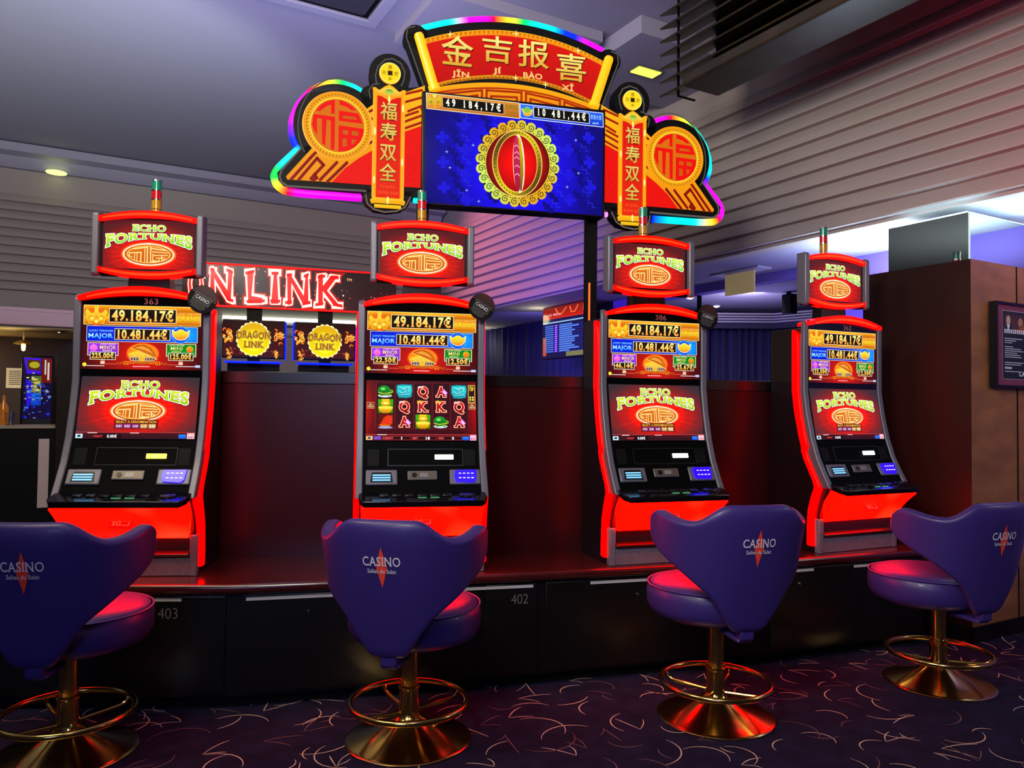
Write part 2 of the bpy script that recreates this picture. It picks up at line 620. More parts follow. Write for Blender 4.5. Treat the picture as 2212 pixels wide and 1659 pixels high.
# the fluted wall stops at the lower ceiling of the side room; (x, z) profile pushed along y
prof = [(X_RW + .15, Z_C), (X_RW, Z_C)] + ribs(X_RW, -1, Z_L + .02, 4.32, 11) + [(X_RW, Z_L + .02), (X_RW, Z_L), (X_RW + .15, Z_L)]
mb = MB()
n = len(prof)
vs = [(x, y, z) for y in (-1.0, Y_BW) for x, z in prof]
tri = tessellate_polygon([[Vector((x, z, 0)) for x, z in prof]])
mb.add(vs, [tuple(t) for t in tri] + [tuple(i + n for i in t) for t in tri] + [(i, (i + 1) % n, n + (i + 1) % n, n + i) for i in range(n)])
struct(mb.build('wall_right', PLASTER, smooth=25))
struct(MB().box(-13, X_RW + .15, -1, Y_BW + .2, Z_C, Z_C + .1).build('ceiling', CEIL))
struct(MB().box(X_RW + .15, 10.2, -1, 13.6, Z_L, Z_L + .1).build('ceiling_low', CEIL))
struct(MB().box(6.2, 6.35, -1, 5.0, 0, Z_L).build('wall_side', PURPLE))
struct(MB().box(6.2, 6.35, 5.0, 8.6, Z_L - .09, Z_L).build('trim_1', PURPLE))
struct(MB().box(6.78, 6.9, 9.2, 13.0, 0, Z_L).build('wall_curtain_side', PURPLE))
struct(MB().box(X_RW, 10.2, 13.0, 13.2, 0, Z_L).build('wall_far', PURPLE))
struct(MB().box(10.0, 10.2, 3, 13.0, 0, Z_L).build('wall_stage', PURPLE))
# cornice along the back wall
struct(MB().prism([(Y_BW, 4.47), (Y_BW - .07, 4.47), (Y_BW - .13, 4.53), (Y_BW - .16, 4.6), (Y_BW - .3, 4.63), (Y_BW - .32, 4.7), (Y_BW - .32, 4.73), (Y_BW, 4.73)], 'x', -13, X_RW - .05).build('trim_2', CEIL))
# dropped ceiling pieces near the long wall
struct(MB().box(2.35, 3.9, 5.35, 6.3, 4.66, Z_C).build('ceiling_drop', CEIL))
struct(MB().box(4.0, X_RW, 4.95, 6.1, 4.6, Z_C).build('ceiling_soffit', CEIL))

# pillar clad in brown slate, with its plinth
pl = struct(MB().box(5.06, 6.2, 2.87, 3.66, 0.0, 2.49).build('pillar', [BROWN, mat('dark brown face', (36, 17, 13), .4, spec=.2)], smooth=0))
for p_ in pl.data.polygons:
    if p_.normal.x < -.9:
        p_.material_index = 1  # left face coloured darker than the slate
sk = MB().prism([(5.045, 2.855), (6.19, 2.855), (6.19, 2.87), (5.06, 2.87), (5.06, 3.66), (5.045, 3.66)], 'z', 0, .1)
struct(sk.build('baseboard_pillar', LAMBLK))
struct(MB().box(5.6, 5.606, 2.864, 2.872, .1, 2.49).build('trim_3', MATTEBLK))

# mirrored column standing on the pillar, light strip along its top edge
MIRROR = mat('mirror', (190, 205, 195), 0.03, 1.0)
t = thing('mirror_column', (5.1, 2.9, 2.49), 0, 'mirrored box on top of the brown pillar, white light glowing over its top edge', 'mirror')
MB().box(0, .8, 0, .58, 0, .32).build('mirror_face', MIRROR, t)
MB().box(-.004, .004, -.004, .004, 0, .322).build('corner_bead', mat('pale glass edge', (200, 235, 230), .2, emit=(170, 230, 230), power=.35), t)
MB().box(.03, .77, .03, .05, .32, .335).box(.03, .05, .05, .55, .32, .335).build('light_strip', WHITELED, t)
lamp('AREA', 'column_side_fill', (5.7, 3.95, 2.55), 34, (.72, .93, 1), (5.69, 3.95, 2.9), .8, .6)  # unseen lamps added beside the column to widen the strip's glow
lamp('AREA', 'column_front_fill', (5.7, 2.4, 2.55), 26, (.72, .93, 1), (5.69, 2.4, 2.9), .8, .5)

# ------------------------------------------------------------------ ceiling fittings
t = thing('ceiling_air_vent', (1.64, 5.75, Z_C), 0, 'square air conditioning grille let into the upper ceiling', 'air vent')
mb = MB()
for a, b in ((0, .55), (.0, .46)):
    pass
mb.box(-.52, .52, .42, .52, -.03, 0).box(-.52, .52, -.52, -.42, -.03, 0).box(-.52, -.42, -.42, .42, -.03, 0).box(.42, .52, -.42, .42, -.03, 0)
mb.build('frame', CEIL, t, bevel=.008)
MB().box(-.36, .36, -.36, .36, -.022, -.004).build('grille', mat('dark vent', (40, 38, 52), .7), t)
mb = MB()
mb.box(-.41, .41, .375, .41, -.012, -.002).box(-.41, .41, -.41, -.375, -.012, -.002).box(-.41, -.375, -.37, .37, -.012, -.002).box(.375, .41, -.37, .37, -.012, -.002)
mb.build('slot', MATTEBLK, t)

t = thing('ceiling_light', (4.5, 5.5, 4.6), 0, 'small recessed ceiling light glowing yellow green above the sign', 'ceiling light')
MB().box(-.15, .15, -.085, .085, -.012, 0).build('frame', SILVER, t)
MB().box(-.13, .13, -.065, .065, -.02, -.008).build('diffuser', mat('yellow lamp panel', (200, 220, 80), .4, emit=(226, 255, 84), power=1.6), t)

# long louvred screen hung from the ceiling
t = thing('louver_screen', (4.0, 4.4, 3.95), 0, 'long dark louvred screen hanging below the ceiling by the fluted wall', 'louver')
DKWOOD = mat('dark bronze', (44, 36, 24), .4, noise=(4, .4))
MB().box(-.03, .34, -3.4, .02, 0, .09).build('bottom_rail', DKWOOD, t, bevel=.01)
MB().box(.20, .30, -3.4, -.1, .09, .8).build('backing', MATTEBLK, t)
for k in range(7):
    z = .04 + k * .108
    MB().prism([(-.05, z - .035), (-.04, z - .045), (.2, z + .05), (.2, z + .06)], 'y', -3.4, .26).build('slat', DKWOOD, t)
MB().box(.02, .035, .12, .135, -.02, .8).box(.02, .2, .12, .135, -.03, -.018).build('hanger_rod', MATTEBLK, t)

# ------------------------------------------------------------------ side room beyond the fluted wall
def curtain(name, a, b, z0, z1, folds, label):
    a, b = Vector(a), Vector(b)
    d = (b - a)
    L = d.length
    d.normalize()
    nrm = Vector((-d.y, d.x))
    top, bot = [], []
    N = folds * 10
    for i in range(N + 1):
        s_ = L * i / N
        ph = 2 * pi * folds * i / N
        off = .035 * sin(ph + .7 * sin(i * .13)) + .012 * sin(2.3 * ph)
        p = a + d * s_ + nrm * off
        top.append((p.x, p.y))
    vs = [(x, y, z0) for x, y in top] + [(x, y, z1) for x, y in top]
    fs = [(i, i + 1, N + 2 + i, N + 1 + i) for i in range(N)]
    o = MB().add(vs, fs).build(name, CURTAIN, None, smooth=80)
    sd = o.modifiers.new('cloth', 'SOLIDIFY')
    sd.thickness = .006
    tag(o, label, 'curtain', None)
    return o


curtain('curtain', (6.62, 12.62), (6.62, 9.3), .02, Z_L - .02, 15, 'midnight blue pleated curtain hanging left of the wall television')
curtain('curtain', (7.05, 8.75), (7.92, 8.22), .02, 2.62, 10, 'midnight blue pleated stage curtain under the striped pelmet')
curtain('curtain', (7.94, 8.21), (8.85, 7.66), .02, 2.62, 10, 'midnight blue stage curtain at the right end of the striped pelmet')
# striped pelmet, bent once
pm = MB()
pp = [(6.75, 8.6), (7.8, 7.98), (8.5, 7.56), (8.72, 6.6)]
for k in range(4):
    z = 2.70 + .034 * k
    off = .02 * k
    vs = []
    for x, y in pp:
        vs += [(x - off, y - off, z), (x - off, y - off, z + .022), (x + .12, y + .12, z + .022), (x + .12, y + .12, z)]
    fs = []
    for i in range(3):
        for j in range(4):
            fs.append((4 * i + j, 4 * i + (j + 1) % 4, 4 * i + 4 + (j + 1) % 4, 4 * i + 4 + j))
    fs += [(0, 1, 2, 3), (15, 14, 13, 12)]
    pm.add(vs, fs)
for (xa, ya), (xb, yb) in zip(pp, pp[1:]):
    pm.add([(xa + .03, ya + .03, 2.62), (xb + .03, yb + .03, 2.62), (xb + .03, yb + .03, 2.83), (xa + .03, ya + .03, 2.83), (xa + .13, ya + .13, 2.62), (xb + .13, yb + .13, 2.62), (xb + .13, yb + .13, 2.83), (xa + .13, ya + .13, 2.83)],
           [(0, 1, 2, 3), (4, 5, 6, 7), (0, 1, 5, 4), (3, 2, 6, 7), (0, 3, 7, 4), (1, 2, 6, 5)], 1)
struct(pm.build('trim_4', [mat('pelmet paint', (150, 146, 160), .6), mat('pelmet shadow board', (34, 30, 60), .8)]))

for i, (x, y, lb) in enumerate(((6.62, 6.1, 'round ceiling spotlight beside the hanging glass panel'), (7.6, 7.75, 'round ceiling spotlight just above the striped pelmet'), (6.75, 7.35, 'tiny ceiling spotlight beside the small top screen numbered 386'))):
    t = thing('spotlight', (x, y, Z_L), 0, lb, 'spotlight', 'ceiling spotlights in the side room')
    MB().lathe([(.05, 0), (.055, -.012), (.044, -.016), (.038, -.004)], 20).build('rim', WHITE, t)
    MB().lathe([(.038, -.008), (.03, -.022), (0, -.03)], 16).build('bulb', mat('warm bulb', (255, 240, 220), .4, emit=(255, 224, 190), power=22), t)

t = thing('glass_panel', (5.87, 5.66, Z_L), 0, 'frosted beige glass panel hanging from a flat ceiling plate', 'glass panel')
MB().box(-.1, .1, -.33, .33, -.02, 0).build('ceiling_plate', mat('plate paint', (150, 148, 170), .6), t, bevel=.004)
MB().box(-.006, .006, -.2, .2, -.24, -.02).build('pane', mat('beige frosted glass', (190, 170, 120), .35, emit=(160, 140, 95), power=.35), t)

for (px_, Y, z, lb) in ((1510, 9.0, 2.67, 'black loudspeaker on a bracket beside the round placard of machine 386'), (1704, 9.2, 2.9, 'black loudspeaker hanging left of the small top screen of machine 362')):
    X = (px_ - 1106) / 1658 * Y
    t = thing('loudspeaker', W(X, Y, z - .15), -ROOM + .5, lb, 'speaker', 'loudspeakers in the side room')
    MB().prism([(-.06, -.08), (.06, -.08), (.045, .07), (-.045, .07)], 'z', -.12, .12).build('cabinet', MATTEBLK, t, bevel=.012)
    MB().lathe([(.04, 0), (.045, .005), (.034, .005), (.015, .002), (0, .002)], 20).build('cone', BLACK, t).matrix_local = Matrix.Translation((0, -.0805, -.03)) @ Matrix.Rotation(pi / 2, 4, 'X')
    MB().box(-.018, .018, -.02, .02, .12, max(.15, Z_L - (z - .15))).build('bracket', MATTEBLK, t)

# television with a score list, on the side room wall
t = thing('television', (5.8, 8.76, 2.525), radians(-90), 'wall television with red header and glowing blue list between the second and third machines', 'television')
MB().box(-.60, .60, 0, .06, -.37, .37).build('casing', BLACK, t, bevel=.01)
MB().box(-.1, .1, .06, .40, -.08, .08).box(-.1, .1, .37, .40, -.5, .37).build('wall_arm', MATTEBLK, t)
cv = Canvas((1125, 360, 1860, 1280), 1.17, .72)
cv.rect(1125, 360, 1860, 1280, (24, 20, 70), 0)
cv.rect(1125, 360, 1860, 560, (120, 26, 16), 1, (190, 30, 10))
cv.line([(1130, 565), (1855, 565)], 14, (255, 40, 20), 2)
cv.text('LES MELL', 1190, 480, 1420, 520, (235, 180, 190), 2, .01)
for o_ in (0, 250, 480):
    cv.line([(1330 + o_ * .9, 400), (1375 + o_ * .8, 500), (1430 + o_ * .8, 500), (1500 + o_ * .7, 400)], 18, (250, 110, 60), 2)
cv.line([(1130, 640), (1855, 640)], 22, (150, 190, 240), 3)
for k in range(13):
    y = 690 + k * 38
    cv.rect(1160, y, 1300, y + 24, (70, 110, 220), 2)
    cv.rect(1310, y, 1370, y + 30, (90, 20, 225), 2)
    cv.rect(1325, y + 5, 1355, y + 22, (190, 160, 255), 3)
    cv.rect(1390, y, 1390 + random.choice((160, 200, 240, 300)), y + 22, (90, 140, 235), 2)
    cv.rect(1385, y + 26, 1850, y + 31, (50, 60, 225), 2)
cv.rect(1125, 900, 1180, 1230, (190, 110, 40), 2, (200, 70, 40))
cv.rect(1500, 1180, 1850, 1260, (120, 120, 80), 2)
cv.build('screen', attr_mat('tv screen', True, 1.1, .15, .12), t, (0, -.002, 0), (1, 0, 0), (0, 0, 1), (0, -1, 0))

# poster on the pillar
t = thing('framed_poster', (5.6, 2.865, 1.94), 0, 'framed dark poster of small white print in a plum mount on the brown pillar', 'poster')
MB().box(-.34, .34, -.05, 0, -.285, -.27).box(-.34, .34, -.05, 0, .27, .285).box(-.34, -.325, -.05, 0, -.27, .27).box(.325, .34, -.05, 0, -.27, .27).build('frame', BLACK, t)
MB().box(-.325, .325, -.035, 0, -.27, .27).build('mount', mat('plum card', (122, 48, 72), .6), t)
cv = Canvas((0, 0, 100, 100), .5, .46)
cv.rect(0, 0, 100, 100, (200, 190, 195), 0)
cv.rect(.6, .6, 99.4, 99.4, (26, 28, 36), 1)
cv.rect(4, 4, 60, 30, (54, 32, 34), 2, (90, 50, 50))
cv.ell(14, 14, 5, 7, (196, 160, 130), 3)
cv.poly([(4, 30), (8, 20), (20, 19), (26, 30)], (30, 30, 34), 3)
cv.poly([(10, 20), (14, 30), (18, 20)], (220, 220, 220), 4)
cv.ell(44, 16, 6, 7, (170, 110, 70), 3)
cv.poly([(34, 30), (50, 18), (58, 30)], (150, 80, 40), 3)
for k in range(10):
    cv.rect(4 + k * 5, 27, 4 + k * 5 + 3, 33, (225, 225, 225), 5)
for k, (y, w_) in enumerate(((40, 44), (43, 28), (46, 18), (52, 20), (55, 40), (58, 46), (61, 30), (64, 38), (67, 42), (75, 46), (78, 40), (88, 36))):
    cv.rect(5, y, 5 + w_, y + 1.2, (190, 195, 200), 2)
cv.rect(5, 82, 22, 85, (200, 205, 210), 2)
cv.text('CAS', 40, 88, 58, 95, (235, 235, 235), 2, .03, True)
cv.build('print', PRINT, t, (0, -.037, 0), (1, 0, 0), (0, 0, 1), (0, -1, 0))

# ------------------------------------------------------------------ bar on the left
YB = 8.6
t = thing('bar_canopy', (-1.5, YB, 2.21), 0, 'pinkish plaster canopy above the bar at the far left', 'canopy')
MB().prism([(-2.3, 0), (1.48, 0), (1.48, 1.4), (-2.3, 1.4)], 'z', 0.0, .13).prism([(-2.3, .03), (1.50, .03), (1.50, 1.4), (-2.3, 1.4)], 'z', .13, .17).build('fascia', mat('pink beige plaster', (176, 150, 166), .8), t, bevel=.012)
MB().box(-2.3, 1.46, .06, 1.38, -.02, 0).build('soffit_board', mat('cream board', (190, 175, 130), .7), t)
lamp('POINT', 'bar_lamp', (-.55, 8.9, 2.0), 2.5, (1, .75, .35), size=.05)
lamp('POINT', 'bar_lamp_deep', (-.9, 9.6, 1.9), 3, (1, .6, .25), size=.08)
struct(MB().box(-4, .3, 10.05, 10.2, 0, 2.2).build('wall_bar', mat('brown bar back', (52, 28, 14), .5, noise=(3, .4))))
t = thing('bar_counter', (-1.6, 8.4, 0), 0, 'black bar counter with a thin pale top edge at far left', 'counter')
MB().box(-2.2, 1.42, 0, .5, 0, 1.235).build('front', MATTEBLK, t)
MB().box(-2.22, 1.43, -.02, .52, 1.235, 1.262).build('worktop', mat('pale counter edge', (150, 140, 120), .25), t, bevel=.004)
MB().box(1.3, 1.385, -.012, 0, .5, 1.14).build('end_strip', mat('pale strip', (190, 170, 170), .4), t)
o = MB().box(-3.9, -.2, 7.95, 8.36, 0, .34).build('step_ledge', mat('grey ledge', (120, 115, 125), .5))
tag(o, 'low grey ledge in front of the bar counter', 'ledge')
t = thing('door_post', (-.13, 8.38, 0), 0, 'dark brown door leaf standing at the end of the bar', 'door leaf')
MB().box(-.04, .12, -.03, .03, 0, 1.93).build('leaf', mat('dark brown leaf', (24, 13, 12), .5, spec=.15), t, bevel=.006)
t = thing('pendant_lamp', (-.47, 8.95, 2.19), 0, 'small brass dish lamp hanging under the bar canopy', 'lamp')
MB().lathe([(.01, 0), (.01, -.1), (.03, -.105)], 12).build('stem', BRASS, t)
MB().lathe([(.0, -.1), (.03, -.1), (.085, -.13), (.088, -.14), (.06, -.145), (0, -.15)], 24).build('lamp_shade', BRASS, t)
MB().lathe([(.02, -.15), (.016, -.2), (0, -.21)], 12).build('finial', mat('lit glass drop', (255, 230, 180), .2, emit=(255, 220, 140), power=3), t)
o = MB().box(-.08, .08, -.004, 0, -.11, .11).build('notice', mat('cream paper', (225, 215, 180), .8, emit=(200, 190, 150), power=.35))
o.location = (-.6, 10.045, 1.74)
tag(o, 'cream paper notice pinned behind the bar', 'notice')
cv = Canvas((0, 0, 10, 14), .16, .22)
for k in range(8):
    cv.rect(1.6, 2 + k * 1.3, 8.4, 2.5 + k * 1.3, (70, 60, 60), 1)
cv.build('print', PRINT, o, (0, -.0045, 0), (1, 0, 0), (0, 0, 1), (0, -1, 0))
t = thing('drinking_glass', (-.54, 8.6, 1.263), 0, 'clear tumbler on the bar counter', 'glass')
MB().lathe([(0, .004), (.034, .004), (.042, .12), (.045, .12), (.036, 0), (0, 0)], 20).build('tumbler', mat('clear glass', (235, 240, 245), .02, trans=1.0), t)
for x, h_, c_, lb in ((-.605, .3, (90, 50, 20), 'amber bottle standing behind the tumbler on the bar'),):
    t = thing('bottle', (x, 8.75, 1.263), 0, lb, 'bottle')
    MB().lathe([(0, 0), (.038, 0), (.04, .01), (.04, .17), (.014, .22), (.014, .28)], 16).build('body', mat('amber glass', c_, .08, emit=(200, 110, 20), power=.3), t)
    MB().lathe([(.016, .28), (.016, .3), (0, .3)], 12).build('cap', BRASS, t)
t = thing('gaming_cabinet', (-.36, 9.1, 0), 0, 'far gaming cabinet glowing blue and yellow behind the bar counter', 'slot machine')
MB().box(-.13, .15, 0, .3, 0, 1.95).build('cabinet', BLACK, t, bevel=.02)
cv = Canvas((185, 480, 375, 930), .25, .62)
cv.rect(185, 480, 375, 930, (20, 12, 60), 0)
cv.poly([(188, 485), (300, 485), (300, 600), (210, 600)], (70, 20, 255), 1)
cv.poly([(208, 495), (296, 500), (296, 580), (214, 570)], (90, 40, 10), 2)
cv.ell(258, 535, 34, 24, (190, 180, 30), 3)
cv.rect(240, 615, 305, 740, (90, 110, 40), 1, (150, 140, 30))
for k in range(4):
    cv.ell(262 + 14 * (k % 2), 640 + 26 * k, 22, 8, (220, 215, 110), 2)
cv.poly([(205, 640), (240, 660), (245, 760), (225, 860), (215, 860)], (50, 20, 255), 1)
cv.rect(240, 742, 305, 830, (20, 120, 240), 1, (10, 60, 200))
random.seed(9)
for k in range(70):
    x, y = random.uniform(200, 365), random.uniform(670, 925)
    cv.ell(x, y, random.uniform(4, 16), random.uniform(3, 10), random.choice(((30, 60, 230), (20, 20, 120), (60, 130, 240), (40, 16, 160), (150, 160, 190), (16, 12, 40))), 3 + k % 3, 10)
for k in range(26):
    cv.ell(random.uniform(195, 300), random.uniform(590, 740), random.uniform(4, 12), random.uniform(3, 8), random.choice(((200, 190, 60), (90, 120, 40), (240, 230, 150), (40, 20, 200), (20, 14, 60))), 3 + k % 3, 10)
cv.rect(305, 485, 372, 665, (120, 20, 14), 1)
cv.line([(330, 500), (330, 600)], 10, (230, 220, 210), 2)
cv.line([(350, 520), (350, 640)], 12, (230, 220, 210), 2)
cv.build('screen', attr_mat('bar screen', True, .8), t, (.01, -.004, 1.62), (1, 0, 0), (0, 0, 1), (0, -1, 0))
t = thing('downlight', (-.17, 8.85, 2.19), 0, 'bright spot lamp under the end of the bar canopy', 'spotlight')
MB().lathe([(.06, 0), (.065, -.01), (.04, -.014)], 20).build('rim', BRASS, t)
MB().lathe([(.04, -.008), (0, -.016)], 16).build('bulb', mat('warm bulb'), t)
o = MB().lathe([(.0, .0), (.12, 0), (.12, .012), (0, .02)], 24).build('cornice_light', mat('lime lamp', (240, 255, 170), .4, emit=(230, 250, 140), power=1.5))
o.location = (-.3, 11.54, 4.45)
tag(o, 'small greenish light set under the cornice of the back wall', 'light')

# ================================================================== the machine platform
FR = [(-3.3, 3.67), (-1.35, 3.765), (.17, 4.13), (1.5, 4.50), (2.66, 4.92)]
PH = .61


def on_front(X):
    for (xa, ya), (xb, yb) in zip(FR, FR[1:]):
        if xa <= X <= xb:
            return ya + (yb - ya) * (X - xa) / (xb - xa), atan2(yb - ya, xb - xa)
    return FR[-1][1], atan2(.42, 1.16)


def offset_line(pts, d):
    """The polyline moved d metres towards the viewer."""
    out = []
    for i, p in enumerate(pts):
        a, b = pts[max(0, i - 1)], pts[min(len(pts) - 1, i + 1)]
        t = Vector((b[0] - a[0], b[1] - a[1])).normalized()
        out.append((p[0] + t.y * d, p[1] - t.x * d))
    return out


def wpoly(pts):
    return [tuple(W(x, y))[:2] for x, y in pts]


pf = thing('machine_platform', W(.1, 4.3), 0, 'long black platform under the slot machines, numbered 403 and 402 on its front', 'platform')
pinv = Matrix.Translation(-W(.1, 4.3))


def pbuild(mb, name, m_, **k):
    mb.T = None
    mb.v = [pinv @ v for v in mb.v]
    return mb.build(name, m_, pf, **k)


back = [(-3.2, 4.6), (-1.25, 4.75), (.3, 5.1), (1.75, 5.5), (2.5, 5.62)]
pbuild(MB().prism(wpoly(offset_line(FR, .0) + back[::-1]), 'z', .56, PH), 'top', DECK, bevel=.018, seg=3)
pbuild(MB().prism(wpoly(offset_line(FR, -.035) + [(x, y - .02) for x, y in back[::-1]]), 'z', .06, .56), 'body', LAMBLK)
pbuild(MB().prism(wpoly(offset_line(FR, -.075) + [(x, y - .05) for x, y in back[::-1]]), 'z', 0, .06), 'toe_kick', MATTEBLK)


def front_frame(X, z, d=-.034):
    y, a = on_front(X)
    t = Vector((cos(a), sin(a)))
    n = Vector((t.y, -t.x))
    p = W(X + n.x * d, y + n.y * d, z)
    return Matrix.Translation(p) @ Matrix.Rotation(a - ROOM, 4, 'Z')


for xa, xb in ((-3.2, -1.39), (-1.31, -.16), (-.12, .15), (.2, 1.47), (1.54, 2.6)):
    xm = (xa + xb) / 2
    y, a = on_front(xm)
    hw = (xb - xa) / 2 / cos(a)
    mb = MB()
    mb.T = front_frame(xm, 0)
    mb.box(-hw, hw, -.012, .004, .075, .548)
    o = pbuild(mb, 'front_panel', LAMBLK, bevel=.003)
for xa, xb in ((-1.86, -1.60), (-1.29, -.86), (-.30, .13), (.446, .80), (1.60, 1.83), (2.12, 2.34)):
    xm = (xa + xb) / 2
    y, a = on_front(xm)
    hw = (xb - xa) / 2 / cos(a)
    mb = MB()
    mb.T = front_frame(xm, .534)
    mb.box(-hw, hw, -.016, -.011, -.008, .007)
    pbuild(mb, 'label_strip', WHITE)
for X in (-1.0, .72, 1.735):
    mb = MB()
    mb.T = front_frame(X, .455) @ Matrix.Rotation(pi / 2, 4, 'X')
    mb.lathe([(0, .018), (.009, .018), (.011, .013), (.011, .01)], 16)
    pbuild(mb, 'lock', CHROME)
for X, tx in ((-1.665, '403'), (.058, '402')):
    cv = Canvas((0, 0, 3, 2), .1, .052)
    cv.text(tx, 0.1, 0, 2.9, 2, (112, 106, 106), 1, -.012)
    mb = MB()
    M_ = front_frame(X, .468)
    cv.put(mb, M_ @ Vector((0, -.0125, 0)), M_.to_3x3() @ Vector((1, 0, 0)), (0, 0, 1), M_.to_3x3() @ Vector((0, -1, 0)))
    pbuild(mb, 'number', PRINT, ink=True, smooth=0)

# divider boards between the machines
for (a, b, lb) in (((-1.80, 4.41), (-.80, 4.475), 'dark glossy divider board between machine 363 and the reel machine, below the two dragon screens'),
                   ((-.30, 4.57), (.50, 4.76), 'dark glossy divider board between the reel machine and machine 386'),
                   ((1.0, 4.925), (1.80, 5.195), 'dark glossy divider board between machine 386 and machine 362')):
    d = hypot(b[0] - a[0], b[1] - a[1])
    an = atan2(b[1] - a[1], b[0] - a[0]) - ROOM
    t = thing('divider', W((a[0] + b[0]) / 2, (a[1] + b[1]) / 2, PH), an, lb, 'divider')
    MB().box(-d / 2, d / 2, -.012, .012, 0, 1.0).build('board', PANEL, t)
    MB().box(-d / 2, d / 2, -.02, .02, 1.0, 1.07).build('cap_rail', LAMBLK, t, bevel=.004)

# ================================================================== pictures on the machine screens
GOLD1, GOLD2 = (255, 236, 130), (250, 158, 40)


def jackpot_canvas(minor, mini):
    cv = Canvas((90, 62, 2085, 1165), .594, .33)
    def bg(u, v):
        k = max(0, 1 - hypot((u - .5) * 1.9, (v - .8) * 1.5))
        return (50 + 190 * k, 6 + 20 * k, 14)
    cv.grid(60, 62, 2115, 1185, 20, 10, bg, 0)
    def gold(u, v):
        w_ = .5 + .5 * cos(6.28 * (v * 1.5 + .1 * sin(u * 9)))
        return (196 + 59 * w_, 104 + 74 * w_, 6 + 20 * w_)
    cv.grid(90, 64, 2080, 408, 12, 14, gold, 1)
    cv.frame(90, 64, 2080, 408, 8, (255, 226, 150), 2)
    # gold bat ornament
    cv.ell(305, 262, 140, 165, (236, 96, 20), 3)
    half = [(305, 96), (272, 150), (262, 200), (215, 205), (175, 160), (150, 132), (112, 190), (136, 255), (104, 300), (148, 330), (165, 385), (225, 408), (262, 372), (305, 398)]
    cv.poly([(x - (6 if x < 300 else 0), y + 4) for x, y in half] + [(610 - x + 6, y + 4) for x, y in half[::-1]], (120, 50, 0), 4)
    cv.poly(half + [(610 - x, y) for x, y in half[::-1]], (255, 214, 50), 5, (240, 150, 16))
    cv.ell(308, 112, 40, 38, (255, 225, 70), 6)
    cv.ring(308, 112, 24, 22, 7, (170, 90, 0), 7)
    for sx in (-1, 1):
        cv.line([(308 + sx * 40, 300), (308 + sx * 90, 255), (308 + sx * 140, 290)], 8, (170, 90, 0), 6)
        cv.line([(308 + sx * 30, 345), (308 + sx * 75, 375), (308 + sx * 110, 345)], 8, (160, 70, 0), 6)
        cv.ell(308 + sx * 72, 300, 26, 22, (255, 240, 120), 6)
    cv.poly([(265, 345), (308, 320), (351, 345), (308, 392)], (255, 226, 90), 6)
    cv.rect(285, 180, 331, 300, (255, 200, 60), 6, (220, 130, 20))
    cv.rect(516, 118, 1660, 364, (255, 226, 160), 3)
    cv.rect(526, 128, 1650, 354, (20, 12, 12), 4)
    cv.text('49.184,17€', 566, 152, 1612, 326, GOLD1, 5, .035, True, col2=GOLD2)
    cv.text('LUCKY FORTUNE', 1674, 172, 2062, 208, (255, 200, 90), 4, .015, True)
    cv.text('GRAND', 1668, 236, 2066, 316, (252, 240, 70), 4, .02, True, outline=((130, 70, 0), .03), col2=(230, 190, 30))
    # blue bar
    cv.rect(145, 424, 2030, 704, (225, 220, 180), 1)
    def blue(u, v):
        k = max(0, 1 - abs(u - .93) * 3)
        return (4 + 10 * k, 20 + 110 * k + 25 * sin(v * 3.1), 205 + 45 * k)
    cv.grid(153, 432, 2022, 696, 16, 4, blue, 2)
    cv.text('LUCKY TREASURE', 190, 498, 590, 528, (120, 200, 255), 4, .015, True)
    cv.text('MAJOR', 176, 562, 590, 634, (200, 240, 255), 4, .004, True, outline=((10, 110, 240), .03), col2=(80, 200, 255))
    cv.rect(616, 470, 1562, 668, (235, 225, 190), 3)
    cv.rect(625, 479, 1553, 659, (34, 12, 14), 4)
    cv.text('10.481,44€', 664, 497, 1508, 641, GOLD1, 5, .035, True, col2=GOLD2)
    cv.ell(1740, 566, 160, 150, (80, 170, 255), 3)
    cv.ell(1740, 566, 146, 138, (12, 84, 225), 4)
    cv.poly([(1584, 466), (1650, 508), (1690, 486), (1740, 470), (1792, 486), (1838, 508), (1900, 470), (1876, 590), (1822, 648), (1740, 662), (1660, 644), (1606, 588)], (255, 236, 190), 5)
    cv.poly([(1596, 482), (1652, 518), (1740, 500), (1832, 518), (1888, 484), (1868, 582), (1816, 638), (1740, 652), (1666, 636), (1614, 580)], (245, 232, 60), 6, (226, 120, 20))
    cv.ell(1742, 520, 74, 54, (238, 226, 60), 7, col2=(222, 190, 20))
    # minor, mini
    cv.poly([(168, 722), (690, 722), (690, 950), (650, 950), (650, 880), (210, 880), (210, 950), (168, 950)], (235, 210, 170), 1)
    cv.rect(180, 732, 680, 940, (146, 44, 220), 2, (120, 30, 200))
    cv.text('LUCKY PEACH', 384, 736, 640, 758, (255, 210, 190), 3, .01, True)
    cv.text('MINOR', 372, 774, 646, 836, (255, 240, 170), 3, .004, True, outline=((90, 20, 130), .025), col2=(250, 200, 120))
    cv.text('BONUS', 424, 848, 584, 874, (250, 210, 170), 3, .015, True)
    cv.ell(272, 812, 70, 66, (190, 90, 235), 3)
    cv.poly([(268, 752), (300, 780), (332, 806), (330, 840), (300, 858), (268, 846), (236, 858), (212, 838), (210, 806), (242, 782)], (255, 130, 225), 4, (250, 80, 190))
    cv.rect(212, 884, 646, 1022, (235, 225, 200), 3)
    cv.rect(222, 893, 636, 1013, (26, 10, 10), 4)
    cv.text(minor, 236, 906, 614, 992, GOLD1, 5, .035, True, col2=GOLD2)
    cv.poly([(1496, 724), (2010, 724), (2010, 950), (1970, 950), (1970, 880), (1530, 880), (1530, 950), (1496, 950)], (235, 225, 170), 1)
    cv.rect(1508, 734, 1998, 940, (6, 120, 24), 2, (8, 150, 40))
